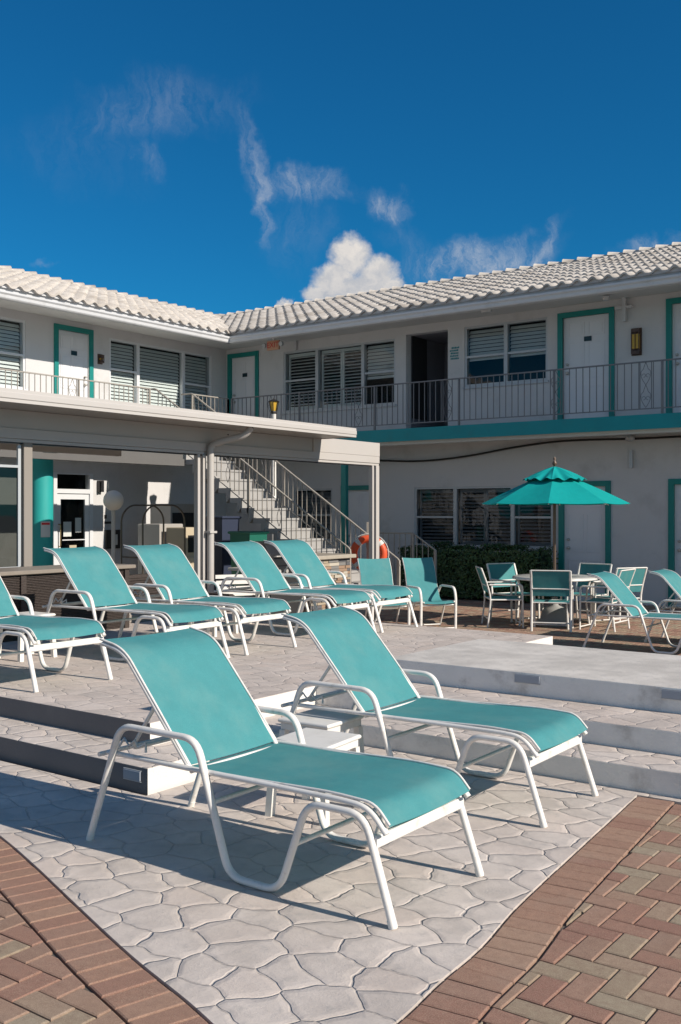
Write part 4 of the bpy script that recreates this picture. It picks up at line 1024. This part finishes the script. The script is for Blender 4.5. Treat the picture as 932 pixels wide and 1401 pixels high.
# sagging black cable and its junction box
mb = MB(); pts = [(-13.5, 2.70), (-12.6, 2.62), (-12.02, 2.60), (-11.4, 2.56), (-10.75, 2.57), (-9.9, 2.64), (-9.08, 2.76), (-8.16, 2.85), (-7.3, 2.85), (-6.65, 2.83), (-5, 2.84), (0, 2.86), (3.5, 2.86)]
mb.tube([(x, 17.93, z) for x, z in pts], .022, 6, fillet=.4); o = mb.build('cable', CABLE); tag(o, 'black cable sagging along the wall under the balcony', 'cable')
mb = MB(); mb.lathe([(.05, 0), (.09, .03), (.08, .08)], (-6.65, 17.9, 2.79), 12); o = mb.build('junction_box', ALU); mb = MB(); mb.box(-6.68, -6.62, 17.93, 17.97, 2.3, 2.62); mb.build('pipe', ALU, o); tag(o, 'small junction box with a short pipe where the cable meets the wall', 'junction box')
mb = MB(); mb.box(-6.9, -6.64, 17.9, 17.96, 2.86, 2.9); mb.build('clamp', ALU, o)
# hedge
hd = empty('hedge', (-9.2, 17.3, GZ), 'dark green clipped hedge under the ground floor window', 'hedge')
def leaves(mb, pts_fn, n, size):
    for _ in range(n):
        p, nr = pts_fn(); t = nr.orthogonal().normalized(); t.rotate(Matrix.Rotation(random.uniform(0, 6.28), 3, nr))
        t = (t + nr * random.uniform(-.6, .9)).normalized(); b = t.cross(nr).normalized(); s = size * random.uniform(.7, 1.4)
        q = [p - t * s, p + b * s * .45 + nr * s * .1, p + t * s, p - b * s * .45 + nr * s * .1]; mb.add(q, [(0, 1, 2, 3)])
HX0, HX1, HY, HZ = -1.8, 1.2, .36, .96
def hp():
    x = random.uniform(HX0, HX1); k = random.random(); bumpy = .05 * math.sin(x * 5) + .04 * math.sin(x * 11 + 1)
    if k < .45: p = Vector((x, -HY - .03 + random.uniform(-.05, .03) + bumpy * .5, random.uniform(.05, HZ))); n = Vector((0, -1, .2))
    elif k < .85: p = Vector((x, random.uniform(-HY, HY), HZ + bumpy + random.uniform(-.03, .05))); n = Vector((0, -.2, 1))
    elif k < .93: p = Vector((HX1 + random.uniform(-.04, .06), random.uniform(-HY, HY), random.uniform(.05, HZ))); n = Vector((1, 0, .2))
    else: p = Vector((HX0 - random.uniform(-.04, .06), random.uniform(-HY, HY), random.uniform(.05, HZ))); n = Vector((-1, 0, .2))
    return p, n.normalized()
mb = MB(); leaves(mb, hp, 9000, .034); mb.build('foliage', LEAF, hd, fix=False)
mb = MB(); mb.box(HX0 + .06, HX1 - .06, -HY + .05, HY - .05, .05, HZ - .06); mb.build('branches', mat('hedge_core', (.012, .02, .008), .9), hd)
# ------------------------------------------------------------------ sun loungers
def sling_mesh(prof, y0, y1, th=.003, sag=.0, n=10):
    """prof: (s,z) side profile; sheet between y0 and y1"""
    mb = MB(); rows = []
    P2 = [Vector((p[0], 0, p[1])) for p in prof]
    for off in (0, -th):
        for p in P2:
            for k in range(n + 1):
                t = k / n; y = y0 + (y1 - y0) * t; rows.append((p.x, y, p.z + off - sag * math.sin(PI * t)))
    m = len(P2); w = n + 1; fs = []
    for i in range(m - 1):
        for k in range(n):
            a = i * w + k; fs.append((a, a + 1, a + w + 1, a + w)); b = a + m * w; fs.append((b, b + w, b + w + 1, b + 1))
    mb.add(rows, fs, True)
    for i in range(m - 1):
        for k in (0, n):
            a = i * w + k; b = a + m * w; mb.add([rows[a], rows[a + w], rows[b + w], rows[b]], [(0, 1, 2, 3)])
    for i in (0, m - 1):
        for k in range(n):
            a = i * w + k; b = a + m * w; mb.add([rows[a], rows[b], rows[b + 1], rows[a + 1]], [(0, 1, 2, 3)])
    mb.nofix = True
    return mb
def curve_pts(ctrl, fillet, seg=5):
    pts = [Vector((p[0], 0, p[1])) for p in ctrl]; out = [pts[0]]
    for i in range(1, len(pts) - 1):
        a, b, c = pts[i - 1], pts[i], pts[i + 1]; f = min(fillet, (a - b).length * .49, (c - b).length * .49); p = b + (a - b).normalized() * f; q = b + (c - b).normalized() * f
        for k in range(seg + 1):
            t = k / seg; out.append(p * (1 - t) ** 2 + b * 2 * t * (1 - t) + q * t * t)
    out.append(pts[-1]); return [(p.x, p.z) for p in out]
GRP = 'teal sling loungers set out on the pool deck and patio'
def make_lounger():
    """local x runs from the foot end to the head, y across, origin under the foot end centre"""
    root = empty('sun_lounger', (0, 0, 0), 'lounger', 'sun lounger', GRP)
    hw = .325
    for sgn in (-1, 1):
        y = sgn * hw; mb = MB()
        mb.tube([(.0, y, .004), (.13, y * .985, .385), (.40, y * .985, .385), (.535, y, .016), (.80, y, .016), (.985, y, .55), (1.455, y, .55), (1.665, y, .004)], .0150, 8, fillet=.075, ry=.018, seg=6)
        mb.build('side_frame', WHITE, root)
        mb = MB(); mb.tube([(.045, y * .93, .325), (.12, y * .93, .41), (.24, y * .93, .418), (1.56, y * .93, .412)], .0115, 8, fillet=.09, ry=.016); mb.build('seat_rail', WHITE, root)
        mb = MB(); mb.tube([(1.06, y * .875, .405), (1.475, y * .875, .870), (1.62, y * .875, .897)], .0105, 8, fillet=.095, ry=.014, seg=8); mb.build('backrest_rail', WHITE, root)
    mb = MB(); mb.box(.076, .106, -hw * .985, hw * .985, .268, .314, bev=.006); mb.build('front_bar', WHITE, root)
    for (s, z) in ((.46, .215), (.90, .30), (1.60, .40)):
        mb = MB(); mb.tube([(s, -hw, z), (s, hw, z)], .011, 8); mb.build('cross_bar', WHITE, root)
    for q, z_, w_ in ((1.05, .40, .9), (1.62, .893, .875)): mb = MB(); mb.tube([(q, -hw * w_, z_), (q, hw * w_, z_)], .010, 8); mb.build('backrest_bar', WHITE, root)
    mb = MB(); mb.tube([(1.30, -.24, .67), (1.50, -.22, .42), (1.50, .22, .42), (1.30, .24, .67)], .009, 8, fillet=.04); mb.build('support_bail', WHITE, root)
    for sgn in (-1, 1):
        mb = MB(); pts = [(1.36, sgn * .262, .43), (1.36, sgn * .262, .47), (1.41, sgn * .262, .445), (1.43, sgn * .262, .475), (1.47, sgn * .262, .445), (1.50, sgn * .262, .475), (1.54, sgn * .262, .43)]; mb.tube(pts, .006, 6); mb.build('adjuster_rack', WHITE, root)
    for sgn in (-1, 1):
        for s in (0.002, 1.665): mb = MB(); mb.tube([(s, sgn * hw, 0), (s + (.009 if s < 1 else -.010), sgn * hw, .028)], .0175, 10); mb.build('foot_cap', PLAST, root)
    hb = hw * .875
    seat = curve_pts([(.036, .355), (.10, .425), (.30, .434), (.70, .420), (1.09, .412)], .08)
    sling_mesh(seat, -hw * .915, hw * .915, sag=.010).build('seat_sling', SLING, root)
    back = curve_pts([(1.070, .424), (1.20, .578), (1.475, .885), (1.635, .914)], .085, 8)
    sling_mesh(back, -hb - .004, hb + .004, sag=.006).build('backrest_sling', SLING, root)
    for (pr_, h_) in ((seat, hw * .915), (back, hb + .004)):
        for sgn in (-1, 1): mb = MB(); mb.tube([(p[0], sgn * h_, p[1] + .003) for p in pr_], .0055, 6); mb.build('piping', WHITE, root)
    return root
lg = make_lounger(); first = True
LNG = [(-2.00, 3.36, 0, 0, 'teal and white sun lounger nearest the camera on the patio'),
       (-2.07, 4.76, 0, 0, 'second nearest teal lounger, standing along the pale steps'),
       (-5.76, 4.64, DZ, 0, 'lounger cut by the left edge, its head out of view'),
       (-5.80, 5.96, DZ, 0, 'raised lounger in front of the teal column, next to the cut one'),
       (-5.79, 6.83, DZ, 0, 'raised lounger in front of the luggage cart, left of the canopy posts'),
       (-5.76, 8.09, DZ, 0, 'raised lounger just right of the canopy downspout'),
       (-5.76, 8.86, DZ, 0, 'last lounger of the back row, in front of the stone island'),
       (-3.33, 12.2, GZ, 0, 'lounger on the brick court right of the dining table'),
       (-2.9, 13.15, GZ, 0, 'lounger cut by the right edge on the brick court')]
for i, (x, y, z, a, lab) in enumerate(LNG):
    o = place(lg, i == 0, (x, y, z), R(180 + a + (0, .8, -.6, 1.2, -.8, .9, -.5, 1.5, 0)[i]), lab)

# ------------------------------------------------------------------ side tables
def make_side():
    root = empty('side_table', (0, 0, 0), 'table', 'side table', 'low white plastic side tables between the loungers')
    mb = MB(); mb.box(-.21, .21, -.21, .21, .375, .40, bev=.008); mb.box(-.195, .195, -.195, .195, .335, .374)
    mb.build('tabletop', PLAST, root, bevel=.004)
    for sx in (-1, 1):
        for sy in (-1, 1):
            mb = MB(); a = .178; mb.extrude([(-.022, -.022), (.022, -.022), (.022, .022), (-.022, .022)], lambda p, q, t, sx=sx, sy=sy: (sx * (a + .02 * (1 - t / .335)) + p, sy * (a + .02 * (1 - t / .335)) + q, t), 0, .334); mb.build('leg', PLAST, root)
    return root
sp = make_side()
for i, (x, y, z, a, lab) in enumerate([(-3.10, 3.99, 0, 6, 'white side table between the two nearest loungers'), (-3.39, 4.42, 0, 2, 'white side table half hidden behind the second nearest lounger'),
                                      (-7.22, 5.30, DZ, 0, 'white side table beside the lounger at the left edge'), (-7.1, 7.46, DZ, 3, 'white side table in the back row near the canopy downspout')]):
    place(sp, i == 0, (x, y, z), R(a), lab, (.80, .85, .93) if i < 2 else None)

# ------------------------------------------------------------------ high back armchairs
def make_armchair():
    root = empty('armchair', (0, 0, 0), 'chair', 'armchair', 'teal high back sling armchairs beyond the deck'); hw = .275
    for s in (-1, 1):
        y = s * hw; mb = MB(); mb.tube([(.24, y, .0), (.25, y, .46), (.20, y, .60), (-.22, y, .60), (-.30, y, .50)], .016, 8, fillet=.09, ry=.022); mb.build('arm_frame', WHITE, root)
        mb = MB(); mb.tube([(-.20, y * .9, .0), (-.02, y * .9, .38), (.23, y * .9, .40)], .013, 8, fillet=.08); mb.build('leg', WHITE, root)
        mb = MB(); mb.tube([(.27, y * .88, .40), (-.18, y * .88, .36), (-.30, y * .88, .62), (-.36, y * .88, .84), (-.45, y * .88, 1.0)], .011, 8, fillet=.09); mb.build('sling_rail', WHITE, root)
    for q, z_, w_ in ((.235, .35, 1), (-.18, .03, .9), (.24, .02, 1)): mb = MB(); mb.tube([(q, -hw * w_, z_), (q, hw * w_, z_)], .010); mb.build('cross_bar', WHITE, root)
    pr_ = curve_pts([(.28, .385), (.22, .415), (-.16, .372), (-.285, .62), (-.345, .84), (-.44, 1.005)], .09)
    sling_mesh(pr_, -hw * .88, hw * .88, sag=.012).build('sling', SLING, root); return root
cw0 = lambda lat, dep: (.805 * lat - .593 * dep, .593 * lat + .805 * dep)
ac = make_armchair()
place(ac, True, (*cw0(1.30, 14.6), GZ), R(-32), 'high back teal armchair left of the hedge, the right one of the pair')
place(ac, False, (*cw0(.62, 14.35), GZ), R(-35), 'high back teal armchair just right of the canopy corner post')

# ------------------------------------------------------------------ dining set
TX, TY = -6.32, 13.92
tb = empty('dining_table', (TX, TY, GZ), 'round pale patio table with the teal umbrella through it', 'table')
mb = MB(); mb.lathe([(.60, .70), (.615, .705), (.615, .722), (.60, .73), (.03, .732), (.028, .70)], n=40); mb.build('tabletop', mat('glass_top', (.58, .57, .55), .25, var=.06), tb, fix=False)
mb = MB(); torus_pts = [(.61 * math.cos(2 * PI * k / 40), .61 * math.sin(2 * PI * k / 40), .70) for k in range(40)]; mb.tube(torus_pts, .014, 8, closed=True); mb.build('rim', WHITE, tb)
for k in range(4):
    a = PI / 4 + k * PI / 2; mb = MB(); mb.tube([(.56 * math.cos(a), .56 * math.sin(a), .69), (.48 * math.cos(a), .48 * math.sin(a), .4), (.54 * math.cos(a), .54 * math.sin(a), 0)], .016, 8, fillet=.2); mb.build('leg', WHITE, tb)
um = empty('umbrella', (TX, TY, GZ), 'teal market umbrella with a vented top over the round table', 'umbrella')
UZ0, UT, UR = 1.80, 2.30, 1.08
mb = MB(); mb.lathe([(.27, 0), (.28, .03), (.27, .07), (.21, .10), (.19, .20), (.15, .26), (.06, .30), (.04, .42)], n=24); mb.build('base', mat('grey_base', (.30, .30, .29), .7, var=.1), um)
mb = MB(); mb.lathe([(.022, .1), (.022, 2.36)], n=12); mb.build('pole', mat('bronze_pole', (.16, .11, .08), .4, .5), um)
mb = MB(); mb.lathe([(.012, 2.36), (.035, 2.39), (.03, 2.42), (.012, 2.44), (.022, 2.47), (.005, 2.50)], n=12); mb.build('finial', mat('wood_finial', (.12, .07, .045), .4), um)
def canopy(mb, r0, z0, r1, z1, sag, n=8, rad=7, seg=8, rot=R(20), ruf=.0):
    vs = []
    for i in range(rad + 1):
        t = i / rad
        for k in range(n):
            for q in range(seg):
                a0, a1 = rot + 2 * PI * k / n, rot + 2 * PI * (k + 1) / n; s = q / seg
                rr = r0 + (r1 - r0) * t
                x = rr * (math.cos(a0) * (1 - s) + math.cos(a1) * s); y = rr * (math.sin(a0) * (1 - s) + math.sin(a1) * s)
                z = z0 + (z1 - z0) * (t ** 1.12) - sag * t * math.sin(PI * s) * .6 - sag * .5 * math.sin(PI * t) * math.sin(PI * s); z -= ruf * (t ** 3) * (.5 + .5 * math.cos(2 * PI * q / seg * 2)); vs.append((x, y, z))
    w = n * seg; fs = [(i * w + k, i * w + (k + 1) % w, (i + 1) * w + (k + 1) % w, (i + 1) * w + k) for i in range(rad) for k in range(w)]
    mb.add(vs, fs, False)
mb = MB(); canopy(mb, .20, UT - .10, UR, UZ0, .02); o = mb.build('canopy', CANV, um, fix=False)
so = o.modifiers.new('thick', 'SOLIDIFY'); so.thickness = .004
mb = MB(); canopy(mb, .02, UT + .05, .47, UT - .115, .03, rad=6, seg=16, ruf=.035); v = mb.build('vent', CANV, um, fix=False); so = v.modifiers.new('thick', 'SOLIDIFY'); so.thickness = .004
for k in range(8):
    a = R(20) + k * PI / 4; mb = MB(); mb.tube([(.03 * math.cos(a), .03 * math.sin(a), UT - .03), (UR * .985 * math.cos(a), UR * .985 * math.sin(a), UZ0 - .012)], .008, 6); mb.tube([(.03 * math.cos(a), .03 * math.sin(a), UT - .42), (.55 * math.cos(a), .55 * math.sin(a), UT - .27)], .006, 6); mb.build('rib', WHITE, um)
def make_dchair():
    root = empty('dining_chair', (0, 0, 0), 'chair', 'dining chair', 'teal and white chairs round the umbrella table'); hw = .27
    for s in (-1, 1):
        y = s * hw
        mb = MB(); mb.tube([(.25, y, .0), (.24, y, .62), (-.24, y, .62)], .013, 8, fillet=.05, ry=.018); mb.build('arm', WHITE, root)
        mb = MB(); mb.tube([(-.27, y, .0), (-.22, y, .42), (-.27, y, .62), (-.36, y, .86)], .013, 8, fillet=.1, ry=.018); mb.build('rear_leg', WHITE, root)
        mb = MB(); mb.tube([(.24, y * .95, .40), (-.22, y * .95, .40)], .012, 8); mb.build('seat_rail', WHITE, root)
    for (x, z) in ((.24, .40), (-.22, .40), (-.27, .60), (-.36, .86), (-.25, .12), (.25, .04)): mb = MB(); mb.tube([(x, -hw, z), (x, hw, z)], .010); mb.build('cross_bar', WHITE, root)
    sling_mesh(curve_pts([(.25, .42), (0, .412), (-.22, .415)], .1), -hw * .93, hw * .93, sag=.015).build('seat_sling', SLING, root)
    sling_mesh([(-.245, .50), (-.275, .62), (-.32, .74), (-.358, .855)], -hw * .93, hw * .93, sag=.0).build('backrest_sling', SLING, root); return root
dc = make_dchair()
def dch(i, x, y, lab, face=None):
    a = math.atan2(TY - y, TX - x) if face is None else face; place(dc, i == 0, (x, y, GZ), a, lab)
def cw(lat, dep): return (.805 * lat - .593 * dep, .593 * lat + .805 * dep)
dch(0, *cw(3.02, 14.42), 'dining chair with its back to the camera in front of the umbrella pole')
dch(1, *cw(2.40, 14.95), 'dining chair seen side on, leftmost at the table')
dch(2, *cw(2.72, 15.75), 'dining chair facing the camera left behind the table')
dch(3, *cw(3.78, 14.50), 'dining chair at the right front of the table, behind the brick court lounger')
dch(4, *cw(3.78, 15.65), 'dining chair behind the table on its right')
dch(5, *cw(4.12, 15.1), 'dining chair pulled back, rightmost at the table', R(150))
# white folding chair behind the back row
wc = empty('strap_chair', (-8.75, 9.75, GZ), 'low white slatted chair behind the canopy downspout lounger', 'chair', rz=R(-30))
for s in (-1, 1):
    mb = MB(); mb.tube([(.28, s * .27, 0), (.2, s * .27, .62), (-.25, s * .27, .62), (-.3, s * .27, 0)], .018, 8, fillet=.08); mb.tube([(.27, s * .27, .06), (-.25, s * .27, .5)], .014); mb.build('side_frame', PLAST, wc)
for k in range(6):
    mb = MB(); mb.box(-.2 + k * .075, -.15 + k * .075, -.26, .26, .40, .415); mb.build('seat_slat', PLAST, wc)
for k in range(5):
    mb = MB(); mb.box(-.27 - k * .03, -.255 - k * .03, -.26, .26, .50 + k * .075, .55 + k * .075); mb.build('back_slat', PLAST, wc)
# ------------------------------------------------------------------ tidy
for o in bpy.data.objects:
    if o.get('kind') == 'part': del o['kind']
C.render.engine = 'CYCLES'
C.cycles.max_bounces = 6; C.cycles.transparent_max_bounces = 12
C.cycles.use_denoising = True
